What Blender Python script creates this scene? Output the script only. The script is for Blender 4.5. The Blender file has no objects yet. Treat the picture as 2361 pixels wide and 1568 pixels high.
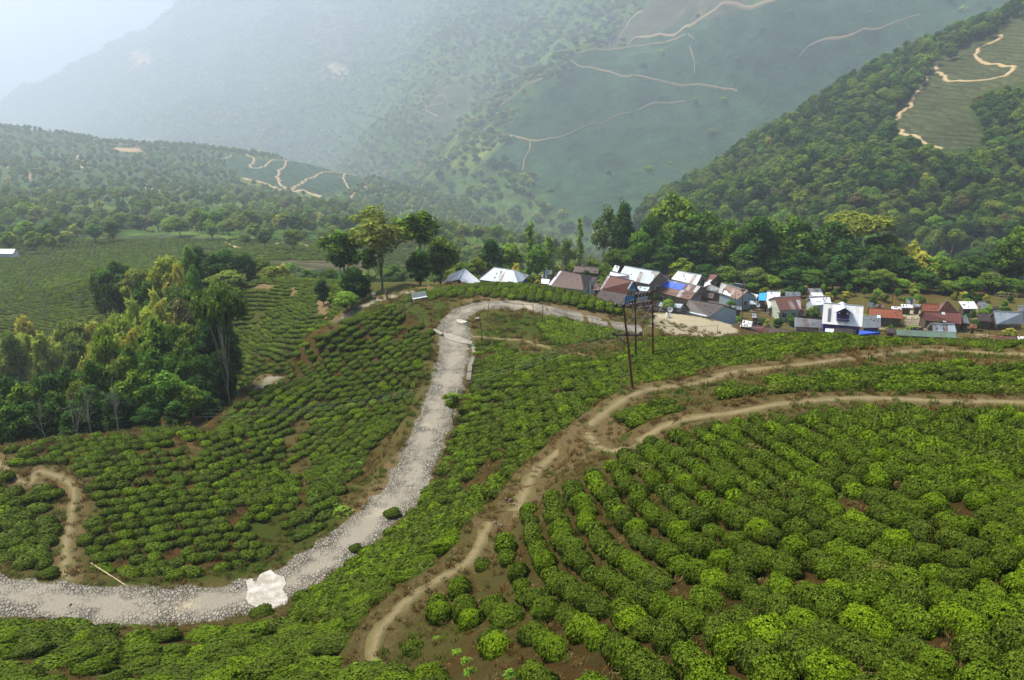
import bpy, math, random
import numpy as np
from mathutils import Vector, Matrix
random.seed(7); RS = np.random.RandomState(11)
C = bpy.context.scene.collection
SC = bpy.context.scene
# ---------------------------------------------------------------- camera geometry (picture units: 2361 x 1568)
FP = 1890.0; PITCH = math.radians(23.7); CX, CY = 1180.5, 784.0
sp, cp = math.sin(PITCH), math.cos(PITCH)
def ray(bx, by):
    bx = np.asarray(bx, float); by = np.asarray(by, float)
    ux = (bx-CX)/FP; uz = (CY-by)/FP
    d = cp+sp*uz
    return ux/d, (-sp+cp*uz)/d              # x and z per metre of forward distance
def pt(bx, by, Y):
    x, z = ray(bx, by); return (float(x*Y), float(Y), float(z*Y))
def proj(x, y, z):
    f = y*cp - z*sp; up = y*sp + z*cp
    f = np.maximum(f, .1)
    return CX+FP*x/f, CY-FP*up/f
# ---------------------------------------------------------------- numpy noise
def vnoise(x, y, seed=0):
    xi = np.floor(x).astype(np.int64); yi = np.floor(y).astype(np.int64)
    fx = x-xi; fy = y-yi; fx = fx*fx*(3-2*fx); fy = fy*fy*(3-2*fy)
    def h(a, b):
        n = (a*374761393 + b*668265263 + seed*974634777) & 0xffffffff
        n = ((n ^ (n >> 13))*1274126177) & 0xffffffff
        return ((n ^ (n >> 16)) & 0xffff)/65535.0
    a = h(xi, yi); b = h(xi+1, yi); c = h(xi, yi+1); d = h(xi+1, yi+1)
    return (a*(1-fx)+b*fx)*(1-fy)+(c*(1-fx)+d*fx)*fy
def fbm(x, y, o=4, seed=0):
    s = 0; a = .5; t = 0
    for i in range(o):
        s = s+a*vnoise(x, y, seed+i); t += a; a *= .5; x = x*2.03+17.3; y = y*2.03+9.1
    return s/t
def sstep(a, b, x):
    t = np.clip((x-a)/(b-a), 0, 1); return t*t*(3-2*t)
def inpoly(px, py, poly):
    r = np.zeros(px.shape, bool); n = len(poly)
    for i in range(n):
        x1, y1 = poly[i]; x2, y2 = poly[(i+1) % n]
        if y1 == y2: continue
        c = ((y1 > py) != (y2 > py)) & (px < (x2-x1)*(py-y1)/(y2-y1)+x1)
        r ^= c
    return r
# ---------------------------------------------------------------- mesh helpers
def mesh_np(name, verts, faces, smooth=False):
    me = bpy.data.meshes.new(name)
    verts = np.asarray(verts, np.float32); faces = np.asarray(faces, np.int32)
    n, k = faces.shape
    me.vertices.add(len(verts)); me.vertices.foreach_set('co', verts.ravel())
    me.loops.add(n*k); me.loops.foreach_set('vertex_index', faces.ravel())
    me.polygons.add(n); me.polygons.foreach_set('loop_start', np.arange(0, n*k, k, dtype=np.int32))
    me.polygons.foreach_set('use_smooth', np.full(n, smooth, bool))
    me.update(calc_edges=True); me.validate()
    return me
def attr(me, name, vals, dom='POINT', typ='FLOAT'):
    a = me.attributes.new(name, typ, dom)
    if typ == 'FLOAT': a.data.foreach_set('value', np.asarray(vals, np.float32).ravel())
    elif typ == 'FLOAT_COLOR': a.data.foreach_set('color', np.asarray(vals, np.float32).ravel())
    elif typ == 'FLOAT_VECTOR': a.data.foreach_set('vector', np.asarray(vals, np.float32).ravel())
    elif typ == 'INT': a.data.foreach_set('value', np.asarray(vals, np.int32).ravel())
def tag(o, label=None, cat=None, group=None, kind=None):
    if label: o['label'] = label
    if cat: o['category'] = cat
    if group: o['group'] = group
    if kind: o['kind'] = kind
    return o
def link(name, me, mats=None, parent=None, loc=None):
    o = bpy.data.objects.new(name, me); C.objects.link(o)
    if mats is not None and me is not None and len(me.materials) == 0:
        for m in (mats if isinstance(mats, (list, tuple)) else [mats]): me.materials.append(m)
    if parent is not None: o.parent = parent
    if loc is not None: o.location = loc
    return o
def empty(name, loc, rz=0):
    o = bpy.data.objects.new(name, None); C.objects.link(o); o.location = loc; o.rotation_euler = (0, 0, rz); o.empty_display_size = .2
    return o
def copy_tree(o, parent=None):
    c = o.copy(); C.objects.link(c); c.parent = parent
    for ch in list(o.children): copy_tree(ch, c)
    return c
class MB:
    """collects boxes / tubes / polygons for one mesh"""
    def __init__(s): s.v = []; s.f = []; s.m = []; s.uv = []
    def face(s, pts, m=0, uv=None):
        i = len(s.v); s.v += [tuple(p) for p in pts]; s.f.append(tuple(range(i, i+len(pts)))); s.m.append(m)
        s.uv.append(uv if uv else [(0, 0)]*len(pts))
    def box(s, c, sz, rz=0, m=0, ax=None):
        c = Vector(c); h = Vector(sz)/2
        if ax is None:
            R = Matrix.Rotation(rz, 3, 'Z'); X, Y, Z = R.col[0], R.col[1], R.col[2]
        else: X, Y, Z = ax
        P = [c+X*(h.x*a)+Y*(h.y*b)+Z*(h.z*d) for d in (-1, 1) for b in (-1, 1) for a in (-1, 1)]
        for q in ((0, 2, 3, 1), (4, 5, 7, 6), (0, 1, 5, 4), (2, 6, 7, 3), (0, 4, 6, 2), (1, 3, 7, 5)): s.face([P[i] for i in q], m)
    def hexa(s, b, t, m=0):
        """closed solid between bottom polygon b and top polygon t (counter-clockwise seen from above)"""
        n = len(b); s.face(list(reversed(b)), m); s.face(t, m)
        for i in range(n): j = (i+1) % n; s.face([b[i], b[j], t[j], t[i]], m)
    def tube(s, pts, rad, n=6, m=0, cap=True):
        pts = [Vector(p) for p in pts]
        if not isinstance(rad, (list, tuple)): rad = [rad]*len(pts)
        base = len(s.v)
        for i, p in enumerate(pts):
            d = (pts[min(i+1, len(pts)-1)]-pts[max(i-1, 0)])
            if d.length < 1e-6: d = Vector((0, 0, 1))
            d.normalize(); a = d.orthogonal().normalized() if abs(d.z) > .95 else d.cross(Vector((0, 0, 1))).normalized()
            b = d.cross(a).normalized()
            for k in range(n):
                t = 2*math.pi*k/n; s.v.append(tuple(p+(a*math.cos(t)+b*math.sin(t))*rad[i]))
        for i in range(len(pts)-1):
            for k in range(n):
                k2 = (k+1) % n; q = (base+i*n+k, base+i*n+k2, base+(i+1)*n+k2, base+(i+1)*n+k)
                s.f.append(q); s.m.append(m); s.uv.append([(0, 0)]*4)
        if cap:
            for q in (tuple(base+k for k in range(n))[::-1], tuple(base+(len(pts)-1)*n+k for k in range(n))):
                s.f.append(q); s.m.append(m); s.uv.append([(0, 0)]*n)
    def build(s, name, mats, parent=None, loc=None, smooth=False, origin=None):
        if origin is not None:
            o = Vector(origin); s.v = [tuple(Vector(p)-o) for p in s.v]
            if loc is None and parent is None: loc = origin
        me = bpy.data.meshes.new(name); me.from_pydata(s.v, [], s.f)
        mats = mats if isinstance(mats, (list, tuple)) else [mats]
        for mm in mats: me.materials.append(mm)
        me.polygons.foreach_set('material_index', s.m)
        if any(u[0] != u[1] for u in s.uv if len(u) > 1):
            l = me.uv_layers.new(name='UVMap'); k = 0
            for u in s.uv:
                for q in u: l.data[k].uv = q; k += 1
        if smooth: me.polygons.foreach_set('use_smooth', [True]*len(me.polygons))
        me.update()
        return link(name, me, None, parent, loc)
# ---------------------------------------------------------------- materials
class NT:
    def __init__(s, name, disp=False):
        s.m = bpy.data.materials.new(name); s.m.use_nodes = True; s.t = s.m.node_tree
        s.t.nodes.clear(); s.out = s.n('ShaderNodeOutputMaterial')
        s.b = s.n('ShaderNodeBsdfPrincipled'); s.l(s.b.outputs[0], s.out.inputs[0])
    def n(s, t, **k):
        x = s.t.nodes.new(t)
        for a, v in k.items(): setattr(x, a, v)
        return x
    def l(s, a, b): s.t.links.new(a, b)
    def noise(s, scale, detail=4, rough=.6, vec=None, out='Fac'):
        x = s.n('ShaderNodeTexNoise'); x.inputs['Scale'].default_value = scale; x.inputs['Detail'].default_value = detail
        x.inputs['Roughness'].default_value = rough
        if vec: s.l(vec, x.inputs['Vector'])
        return x.outputs[out]
    def coord(s, w='Object'): return s.n('ShaderNodeTexCoord').outputs[w]
    def pos(s): return s.n('ShaderNodeNewGeometry').outputs['Position']
    def attr(s, name, out='Fac', typ='GEOMETRY'):
        x = s.n('ShaderNodeAttribute', attribute_name=name, attribute_type=typ); return x.outputs[out]
    def rand(s): return s.n('ShaderNodeObjectInfo').outputs['Random']
    def ramp(s, fac, stops, interp='LINEAR'):
        x = s.n('ShaderNodeValToRGB'); x.color_ramp.interpolation = interp
        e = x.color_ramp.elements
        while len(e) < len(stops): e.new(.5)
        for i, (p, c) in enumerate(stops):
            e[i].position = p; e[i].color = (c, c, c, 1) if isinstance(c, (int, float)) else (*c, 1)
        s.l(fac, x.inputs[0]); return x.outputs[0]
    def mix(s, fac, a, b, mode='MIX'):
        x = s.n('ShaderNodeMix', data_type='RGBA', blend_type=mode)
        for sock, v in ((x.inputs[0], fac), (x.inputs[6], a), (x.inputs[7], b)):
            if hasattr(v, 'default_value') or hasattr(v, 'is_output'): s.l(v, sock)
            elif isinstance(v, (int, float)): sock.default_value = v if sock == x.inputs[0] else (v, v, v, 1)
            else: sock.default_value = (*v, 1)
        return x.outputs[2]
    def math(s, op, a, b=0.0, c=None):
        x = s.n('ShaderNodeMath', operation=op)
        for sock, v in ((x.inputs[0], a), (x.inputs[1], b)) + (((x.inputs[2], c),) if c is not None else ()):
            if isinstance(v, (int, float)): sock.default_value = v
            else: s.l(v, sock)
        return x.outputs[0]
    def bump(s, h, strength=.5, dist=.1):
        x = s.n('ShaderNodeBump'); x.inputs['Strength'].default_value = strength; x.inputs['Distance'].default_value = dist
        s.l(h, x.inputs['Height']); s.l(x.outputs[0], s.b.inputs['Normal'])
    def fin(s, col, rough=.8, spec=.2, metal=0):
        if isinstance(col, (tuple, list)): s.b.inputs['Base Color'].default_value = (*col, 1)
        else: s.l(col, s.b.inputs['Base Color'])
        if isinstance(rough, (int, float)): s.b.inputs['Roughness'].default_value = rough
        else: s.l(rough, s.b.inputs['Roughness'])
        s.b.inputs['Specular IOR Level'].default_value = spec; s.b.inputs['Metallic'].default_value = metal
        return s.m
def leaf_mat(name, stops, var=.5, trans=.25, rough=.55):
    """leaves: hue by object (Random), by leaf (attribute v)"""
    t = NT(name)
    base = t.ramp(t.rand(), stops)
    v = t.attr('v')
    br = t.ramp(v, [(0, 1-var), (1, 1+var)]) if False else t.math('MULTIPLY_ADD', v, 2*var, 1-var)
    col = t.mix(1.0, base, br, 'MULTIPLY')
    hn = t.noise(.9, 2, .5, t.pos())
    col = t.mix(t.math('MULTIPLY', hn, .35), col, t.mix(1.0, col, (1.5, 1.25, .5), 'MULTIPLY'))
    m = t.fin(col, .65, .07)
    if trans:
        tr = t.n('ShaderNodeBsdfTranslucent'); t.l(col, tr.inputs[0])
        mx = t.n('ShaderNodeMixShader'); mx.inputs[0].default_value = trans
        t.l(t.b.outputs[0], mx.inputs[1]); t.l(tr.outputs[0], mx.inputs[2]); t.l(mx.outputs[0], t.out.inputs[0])
    return m
M = {}
def plain(name, col, rough=.7, spec=.25, metal=0, var=.25, scale=3.0):
    t = NT(name); n = t.noise(scale, 5, .65, t.coord())
    a = tuple(c*(1-var) for c in col); b = tuple(min(1, c*(1+var)) for c in col)
    M[name] = t.fin(t.ramp(n, [(.3, a), (.7, b)]), rough, spec, metal); return M[name]
def roof_mat(name, base, rust, amount, streak=.5, metal=0., rough=.5):
    """corrugated sheets: u runs along the eave, v up the slope (metres); whole sheets differ, rust creeps in streaks"""
    t = NT(name); uv = t.coord('UV')
    sx = t.n('ShaderNodeSeparateXYZ'); t.l(uv, sx.inputs[0])
    cu = t.math('FLOOR', t.math('MULTIPLY', sx.outputs[0], 1/.85)); cv = t.math('FLOOR', t.math('MULTIPLY', sx.outputs[1], 1/2.4))
    cb = t.n('ShaderNodeCombineXYZ'); t.l(cu, cb.inputs[0]); t.l(cv, cb.inputs[1]); t.l(t.rand(), cb.inputs[2])
    wn = t.n('ShaderNodeTexWhiteNoise', noise_dimensions='3D'); t.l(cb.outputs[0], wn.inputs[0])
    mp = t.n('ShaderNodeMapping'); mp.inputs['Scale'].default_value = (3.0, .5, 1); t.l(uv, mp.inputs[0])
    st = t.noise(1.0, 6, .7, mp.outputs[0]); bl = t.noise(.35, 4, .6, uv)
    f = t.math('ADD', t.math('MULTIPLY', wn.outputs[0], 1-streak), t.math('MULTIPLY', t.math('ADD', st, t.math('MULTIPLY', bl, .6)), streak))
    f = t.ramp(f, [(max(0, 1-amount-.08), 0.), (min(1, 1-amount+.08), 1.)])
    fine = t.noise(9, 4, .7, uv)
    rc = t.mix(fine, tuple(c*.6 for c in rust), tuple(min(1, c*1.45) for c in rust))
    bc = t.mix(wn.outputs[0], tuple(c*.82 for c in base), tuple(min(1, c*1.12) for c in base))
    bc = t.mix(t.math('MULTIPLY', st, .35), bc, tuple(c*.55 for c in base))
    col = t.mix(f, bc, rc)
    seam = t.math('FRACT', t.math('MULTIPLY', sx.outputs[0], 1/.85)); seam = t.ramp(seam, [(0, .0), (.05, 1.), (1, 1.)])
    col = t.mix(seam, t.mix(1.0, col, (.55, .55, .55), 'MULTIPLY'), col)
    wv = t.n('ShaderNodeTexWave', bands_direction='X'); wv.inputs['Scale'].default_value = 1.6; t.l(uv, wv.inputs[0])
    t.bump(wv.outputs['Fac'], .35, .03)
    M[name] = t.fin(col, rough, .4, metal); return M[name]
HAZE = .00034; EXPO = .55
# ---------------------------------------------------------------- terrain height fields
class Sheet:
    """thin-plate height field through control points, sampled on a world grid"""
    def __init__(s, px, xyz, x0, x1, y0, y1, res, smooth=2e-3, noise=None):
        P = [pt(*p) for p in px]+list(xyz); P = np.array(P, float)
        s.sc = max(x1-x0, y1-y0)/2; s.c = np.array([(x0+x1)/2, (y0+y1)/2])
        Q = (P[:, :2]-s.c)/s.sc; n = len(Q)
        A = np.zeros((n+3, n+3)); A[:n, :n] = s.phi(Q, Q)+np.eye(n)*smooth*.01
        A[:n, n] = 1; A[:n, n+1:] = Q; A[n, :n] = 1; A[n+1:, :n] = Q.T
        s.w = np.linalg.solve(A, np.r_[P[:, 2], 0, 0, 0]); s.Q = Q
        s.x0, s.y0, s.res = x0, y0, res
        s.nx = int((x1-x0)/res)+1; s.ny = int((y1-y0)/res)+1
        s.X, s.Y = np.meshgrid(x0+np.arange(s.nx)*res, y0+np.arange(s.ny)*res)
        Z = np.empty(s.X.size); G = (np.c_[s.X.ravel(), s.Y.ravel()]-s.c)/s.sc
        for i in range(0, len(G), 20000):
            g = G[i:i+20000]; Z[i:i+20000] = s.phi(g, Q)@s.w[:n]+s.w[n]+g@s.w[n+1:]
        s.Z = Z.reshape(s.X.shape)
        if noise: s.Z = s.Z+noise(s.X, s.Y)
    @staticmethod
    def phi(a, b):
        d2 = ((a[:, None, :]-b[None])**2).sum(2); return .5*d2*np.log(d2+1e-12)
    def z(s, x, y):
        fx = np.clip((np.asarray(x, float)-s.x0)/s.res, 0, s.nx-1.001); fy = np.clip((np.asarray(y, float)-s.y0)/s.res, 0, s.ny-1.001)
        i = fx.astype(int); j = fy.astype(int); fx = fx-i; fy = fy-j; Z = s.Z
        return (Z[j, i]*(1-fx)+Z[j, i+1]*fx)*(1-fy)+(Z[j+1, i]*(1-fx)+Z[j+1, i+1]*fx)*fy
    def inside(s, x, y): return (x > s.x0) & (x < s.x0+(s.nx-1)*s.res) & (y > s.y0) & (y < s.y0+(s.ny-1)*s.res)
    def at(s, bx, by, h=0., ymin=None, ymax=None):
        """first point of the ground (raised by h) on the line of sight through a picture point"""
        a, b = ray(bx, by); y0 = max(s.y0, 5) if ymin is None else ymin; y1 = s.y0+(s.ny-1)*s.res if ymax is None else ymax
        Y = np.arange(y0, y1, s.res*.25); xs = a*Y; zs = b*Y; ok = s.inside(xs, Y)
        d = zs-(s.z(xs, Y)+h); k = np.where(ok & (d <= 0))[0]
        if len(k) == 0: k = [int(np.argmin(np.where(ok, d, 1e9)))]
        y = float(Y[k[0]]); return Vector((float(a*y), y, float(b*y)))
    def flatten(s, path):
        P, w, hw, sh = path['P'], path['drop'], path['hw'], path['sh']
        m = (s.X > P[:, 0].min()-8) & (s.X < P[:, 0].max()+8) & (s.Y > P[:, 1].min()-8) & (s.Y < P[:, 1].max()+8)
        idx = np.where(m.ravel())[0]; q = np.c_[s.X.ravel()[idx], s.Y.ravel()[idx]]
        dist = np.full(len(q), 1e9); zz = np.zeros(len(q))
        for i in range(0, len(q), 8000):
            d = np.sqrt(((q[i:i+8000, None]-P[None, :, :2])**2).sum(2)); k = d.argmin(1)
            dist[i:i+8000] = d[np.arange(len(k)), k]; zz[i:i+8000] = P[k, 2]
        t = 1-sstep(hw, hw+sh, dist); Z = s.Z.ravel(); Z[idx] = Z[idx]*(1-t)+(zz-w)*t; s.Z = Z.reshape(s.X.shape)
    def build(s, name, mat, extra=None, keep=None):
        nx, ny = s.nx, s.ny
        V = np.c_[s.X.ravel(), s.Y.ravel(), s.Z.ravel()]
        i = np.arange(nx*ny).reshape(ny, nx); F = np.c_[i[:-1, :-1].ravel(), i[:-1, 1:].ravel(), i[1:, 1:].ravel(), i[1:, :-1].ravel()]
        if keep is not None: F = F[keep(V[F].mean(1))]
        me = mesh_np(name, V, F, True)
        if extra:
            for k, (v, t) in extra.items(): attr(me, k, v, 'POINT', t)
        o = link(name, me, mat); o['kind'] = 'structure'; return o
def dist_to(P, x, y):
    x = np.asarray(x, float); y = np.asarray(y, float); out = np.full(x.shape, 1e9).ravel(); q = np.c_[x.ravel(), y.ravel()]
    for i in range(0, len(q), 8000):
        out[i:i+8000] = np.sqrt(((q[i:i+8000, None]-P[None, :, :2])**2).sum(2)).min(1)
    return out.reshape(x.shape)
def spline(P, step):
    P = np.asarray(P, float); out = []
    E = np.vstack([2*P[0]-P[1], P, 2*P[-1]-P[-2]])
    for i in range(1, len(E)-2):
        a, b, c, d = E[i-1], E[i], E[i+1], E[i+2]; n = max(2, int(np.linalg.norm((c-b)[:2])/step))
        t = (np.arange(n)/n)[:, None]
        out.append(.5*((2*b)+(c-a)*t+(2*a-5*b+4*c-d)*t**2+(3*b-a-3*c+d)*t**3))
    out.append(P[-1:]); return np.vstack(out)
# --- near ground: our slope, the spur with the road, the village shelf, the drop behind it
Npx = [(1180,1560,17),(1600,1560,13.5),(2000,1560,12.5),(2361,1560,12),(1500,1400,18.5),(1900,1400,17),(2300,1400,16),(1500,1200,26),(1900,1200,23.5),(2300,1200,22),
 (1300,1200,29),(1300,1350,23.5),(1100,1400,25),(1000,1500,22.5),(1600,1050,34),(1900,1050,32),(2300,1050,30),(1900,950,40),(2300,950,38),(1450,1030,38.5),(1500,980,42),
 (1700,925,43.5),(2000,920,44),(2350,925,43),(1700,890,47),(2000,850,50),(2300,850,48),(1330,1030,43),(1480,905,51),(1700,855,54),(2000,822,56),(2300,815,56),
 (1600,810,64),(1900,785,61),(2361,795,59),(1190,1170,34),(1100,1260,30),(1000,1340,28),(880,1450,25.5),(860,1515,24),(1250,950,55),(1180,1020,51),(1100,1100,48),(1000,1200,43),
 (850,1330,37),(700,1430,34),(600,1500,31),(400,1500,31.5),(100,1480,33),(0,1568,28),(400,1568,27.5),(800,1568,22.5),(1150,880,68),(1300,880,63),(1450,850,62),(1300,810,76),
 (1050,735,91.5),(1048,800,84),(1040,870,75.5),(1010,950,68),(985,1020,62.5),(930,1120,55),(850,1215,49.5),(740,1290,45.5),(620,1350,42.5),(450,1385,40.5),(250,1395,40),(0,1375,40.5),
 (1080,705,95.5),(1180,700,97),(1300,720,97),(1420,748,97),(970,690,100),(930,720,94),(1100,680,101),(1180,750,89.5),(1200,780,86),(1300,790,83),(1400,770,84),
 (1200,662,106),(1050,655,108),(1400,700,103),(1000,662,107),(900,760,91),(960,800,84),(970,900,75),(900,1000,66),(870,1100,58.5),(780,1150,54),(700,1250,48.5),
 (850,725,97),(700,800,90),(600,900,82),(510,975,75),(800,820,86.5),(750,900,80),(650,960,75.5),(700,1050,67.5),(620,1080,64),
 (960,668,108),(860,698,109),(780,742,106),(650,855,95),(600,895,91),(480,980,84),
 (300,1200,50),(300,1100,56),(300,1040,61),(450,1000,66),(100,1100,55),(0,1040,60),(500,1150,53.5),(550,1050,63.5),(100,1250,47),(500,1280,46),(0,1180,50.5),(200,1010,64),
 (560,900,99),(600,850,106),(620,780,117),(700,780,112),(760,730,116),(650,700,134),(760,690,128),(560,660,147),(650,645,153),(760,655,142),
 (930,655,120),(840,690,118)]
VY = lambda bx: 1+.4*min(1, max(0, (bx-1000)/300))
Npx += [(u, v, Y*VY(u)) for u, v, Y in [(1600, 740, 108),(1500, 700, 113),(1480, 650, 124),(1350, 680, 112),(1300, 650, 120),(1160, 655, 115),(1700, 720, 111),(1700, 680, 119),(1900, 760, 104),(1900, 720, 111),(1900, 690, 117),(2200, 760, 104),(2200, 700, 115),(2361, 790, 98),(2361, 700, 115),(2000, 660, 124),(1065,660,124)]]+[(1530,724,138),(1600,728,138),(1660,742,136),(1690,757,130),(1580,750,122),(1510,745,117),(1640,766,112)]
Nxyz = [(-45,82,-50),(-60,95,-58),(-30,100,-55),(-80,80,-52),(-100,100,-60),(-60,120,-64),(-28,88,-49),(-60,175,-68),(-40,182,-68),(-20,172,-66),(-80,165,-66),(45,105,-48),(23,93,-43),(36,86,-41.5),(50,83,-40.5),(66,84,-40),(26,100,-44.5),(78,100,-45),(-8,119,-45),(-4,126,-49),(4,125,-51),(12,125,-53),(23,124,-55),(110,100,-44),
 (56,199,-74),(112,199,-74),(14,206,-74),(-7,180,-66),(165,192,-71),(56,240,-105),(140,240,-100),(-12,160,-60),(0,190,-76),(20,262,-120),(-110,40,-36),(-110,62,-40),(110,40,-20),(140,60,-24),(150,110,-48),(-60,12,-22),
 (0,0,-8),(60,0,-8),(-100,0,-20),(20,-10,-2),(-45,68,-41),(-120,90,-56),(-100,140,-66),(200,250,-100),(-120,180,-70),(-60,240,-85)]
N = Sheet(Npx, Nxyz, -118, 164, -8, 250, .6, noise=lambda x, y: (fbm(x*.25, y*.25, 3, 5)-.5)*.5)
# --- the hills beyond the gully, left of the spur
Mpx = [(100,880,128),(0,850,135),(100,750,165),(200,690,180),(0,690,190),(100,620,230),(0,590,260),(300,640,190),(200,560,320),(500,560,320),(700,600,250),(850,600,260),(600,630,215),(450,630,220),
 (700,560,330),(850,570,330),(350,540,380),(100,530,400),(500,500,480),(800,500,560),(1000,540,600),(1100,600,500),(100,450,560),(400,450,620),(700,470,700),(850,430,850),(100,380,750),(350,380,800),
 (550,400,850),(740,390,1000),(850,420,1000),(100,310,1000),(0,300,1000),(350,335,1000),(550,358,1080),(300,820,150),(-200,600,250),(-200,400,750),(1000,620,330),(1300,600,420)]
Mxyz = [(-600,1300,-330),(-300,1400,-420),(0,1300,-420),(200,1000,-330),(350,700,-300),(-800,1200,-300),(-20,150,-74),(-60,120,-72),(-110,110,-66),(60,170,-90),(120,300,-160),(-900,400,-120),(-500,100,-60),(-850,100,-60),(300,150,-110),(-150,1150,-330),(-700,1120,-250)]
fy = lambda Y: Y if Y < 400 else 400+(Y-400)*1.7
Mpx = [(u, v, fy(Y)) for u, v, Y in Mpx]; Mxyz = [(x*fy(y)/y if y > 400 else x, fy(y), z*fy(y)/y) for x, y, z in Mxyz]
Msh = Sheet(Mpx, Mxyz, -1300, 520, 112, 2150, 7, noise=lambda x, y: (fbm(x*.014, y*.014, 5, 9)-.5)*(22-10*sstep(600, 900, y))*sstep(150, 420, y))
# --- the wooded spur on the right
Ssil = [(1500,500,430),(1560,455,435),(1620,420,440),(1700,362,450),(1800,300,460),(1950,205,480),(2050,152,490),(2200,85,500),(2350,25,510),(2500,-40,520)]
Spx = Ssil+[(1700,450,385),(1700,520,320),(1900,520,300),(1900,400,340),(2100,520,280),(2100,400,300),(2100,280,380),(2100,330,345),(2250,200,400),(2330,330,330),(2300,140,440),(2361,70,470),(2330,450,295),
 (2361,600,250),(2100,600,265),(1900,600,275),(1700,600,300),(1500,600,330),(2600,300,300),(2600,600,240),(1550,540,370)]
SF = 1.3; Ssil = [(u, v, Y*SF) for u, v, Y in Ssil]; Spx = [(u, v, Y*SF) for u, v, Y in Spx]
Sxyz = []
for p in Ssil:
    a = pt(*p); Sxyz += [(a[0]*1.08, a[1]+110, a[2]-70), (a[0]*1.3, a[1]+330, a[2]-220)]
Sxyz += [(70,340,-165),(160,310,-140),(26,338,-182),(78,520,-247)]
Ssh = Sheet(Spx, Sxyz, 10, 620, 290, 990, 4.0, noise=lambda x, y: (fbm(x*.03, y*.03, 4, 3)-.5)*9)
# --- the far mountainside
Fpx = [(1700,0,1500),(1700,200,1350),(1700,400,1120),(1500,500,1000),(1300,300,1260),(1040,380,1130),(1200,200,1420),(1350,120,1520),(1500,40,1620),(1100,530,950),(1200,450,1050),(1000,300,1500),(900,400,1300),
 (700,300,1900),(600,200,2200),(500,340,1750),(1000,100,2050),(1200,0,2150),(700,60,2600),(400,10,3050),(300,70,3050),(200,120,3100),(100,175,3150),(0,230,3200),(-200,330,3300),(300,250,2600),(100,300,2800),(2000,300,1200),
 (2000,100,1350),(2200,0,1400),(2361,0,1300),(1700,-80,1650),(1200,-120,2500),(2361,-80,1500),(850,500,1150),(700,420,1400),(200,330,2300),(2600,0,1200),(2600,-60,1400),(1700,600,900),(2361,400,1000)]
Fxyz = [(-2300,3600,-900),(-1700,3900,-700),(-1300,4200,-420),(-700,4600,-150),(-2600,2500,-900),(-1300,1500,-640),(-700,1250,-520),(0,820,-420),(500,750,-380),(900,750,-300),(1800,1600,60),(600,2800,300),(1500,2600,330),(-600,3600,80),
        (400,4600,200),(1600,4600,300)]
ff_ = lambda u: 1+.6*min(1, max(0, (1350-u)/800))
Fpx = [(u, v, Y*ff_(u)) for u, v, Y in Fpx]; Fxyz = [(x*k, y*k, z*k) for x, y, z in Fxyz for k in [ff_(float(proj(x, y, z)[0]))]]
Fsh = Sheet(Fpx, Fxyz, -4100, 1900, 850, 6600, 22, noise=lambda x, y: ((fbm(x*.0045, y*.0045, 5, 21)-.5)*120-190*np.abs(fbm((x+y)*.0028, (y-x)*.0010, 5, 33)-.5)*2-60*np.abs(fbm(x*.008, y*.008, 4, 35)-.5))*sstep(900, 1500, y))
# ---------------------------------------------------------------- roads and tracks
PATHS = {}
def path(name, sheet, pts, width, sh=1.2, drop=.07, step=.7, smooth=9, edge=.12, base=None, flat=True, lift=0., ymin=None, ymax=None):
    """pts: picture points (or (x,y) given as xy) of the centre line on a sheet"""
    W = [sheet.at(p[0], p[1], ymin=ymin, ymax=ymax) if len(p) < 3 else Vector((p[0], p[1], float(sheet.z(p[0], p[1])))) for p in pts]
    P = spline([(w.x, w.y, w.z) for w in W], step)
    if not flat: q = np.arange(len(P))*.35; P[:, 0] += (fbm(q, q*0+len(name), 3, 5)-.5)*width*2.2; P[:, 1] += (fbm(q, q*0+9, 3, 6)-.5)*width*2.2
    P[:, 2] = sheet.z(P[:, 0], P[:, 1])
    k = smooth
    if k > 1:
        z = np.r_[np.full(k, P[0, 2]), P[:, 2], np.full(k, P[-1, 2])]; ker = np.hanning(2*k+3)[1:-1]; ker /= ker.sum()
        P[:, 2] = np.convolve(z, ker, 'valid')[:len(P)]
    d = dict(P=P, hw=width/2+(.65 if width > 2 else .45), sh=sh, drop=drop, w=width, edge=edge, lift=lift, sheet=sheet)
    PATHS[name] = d
    if flat: sheet.flatten(d)
    return d
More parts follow.
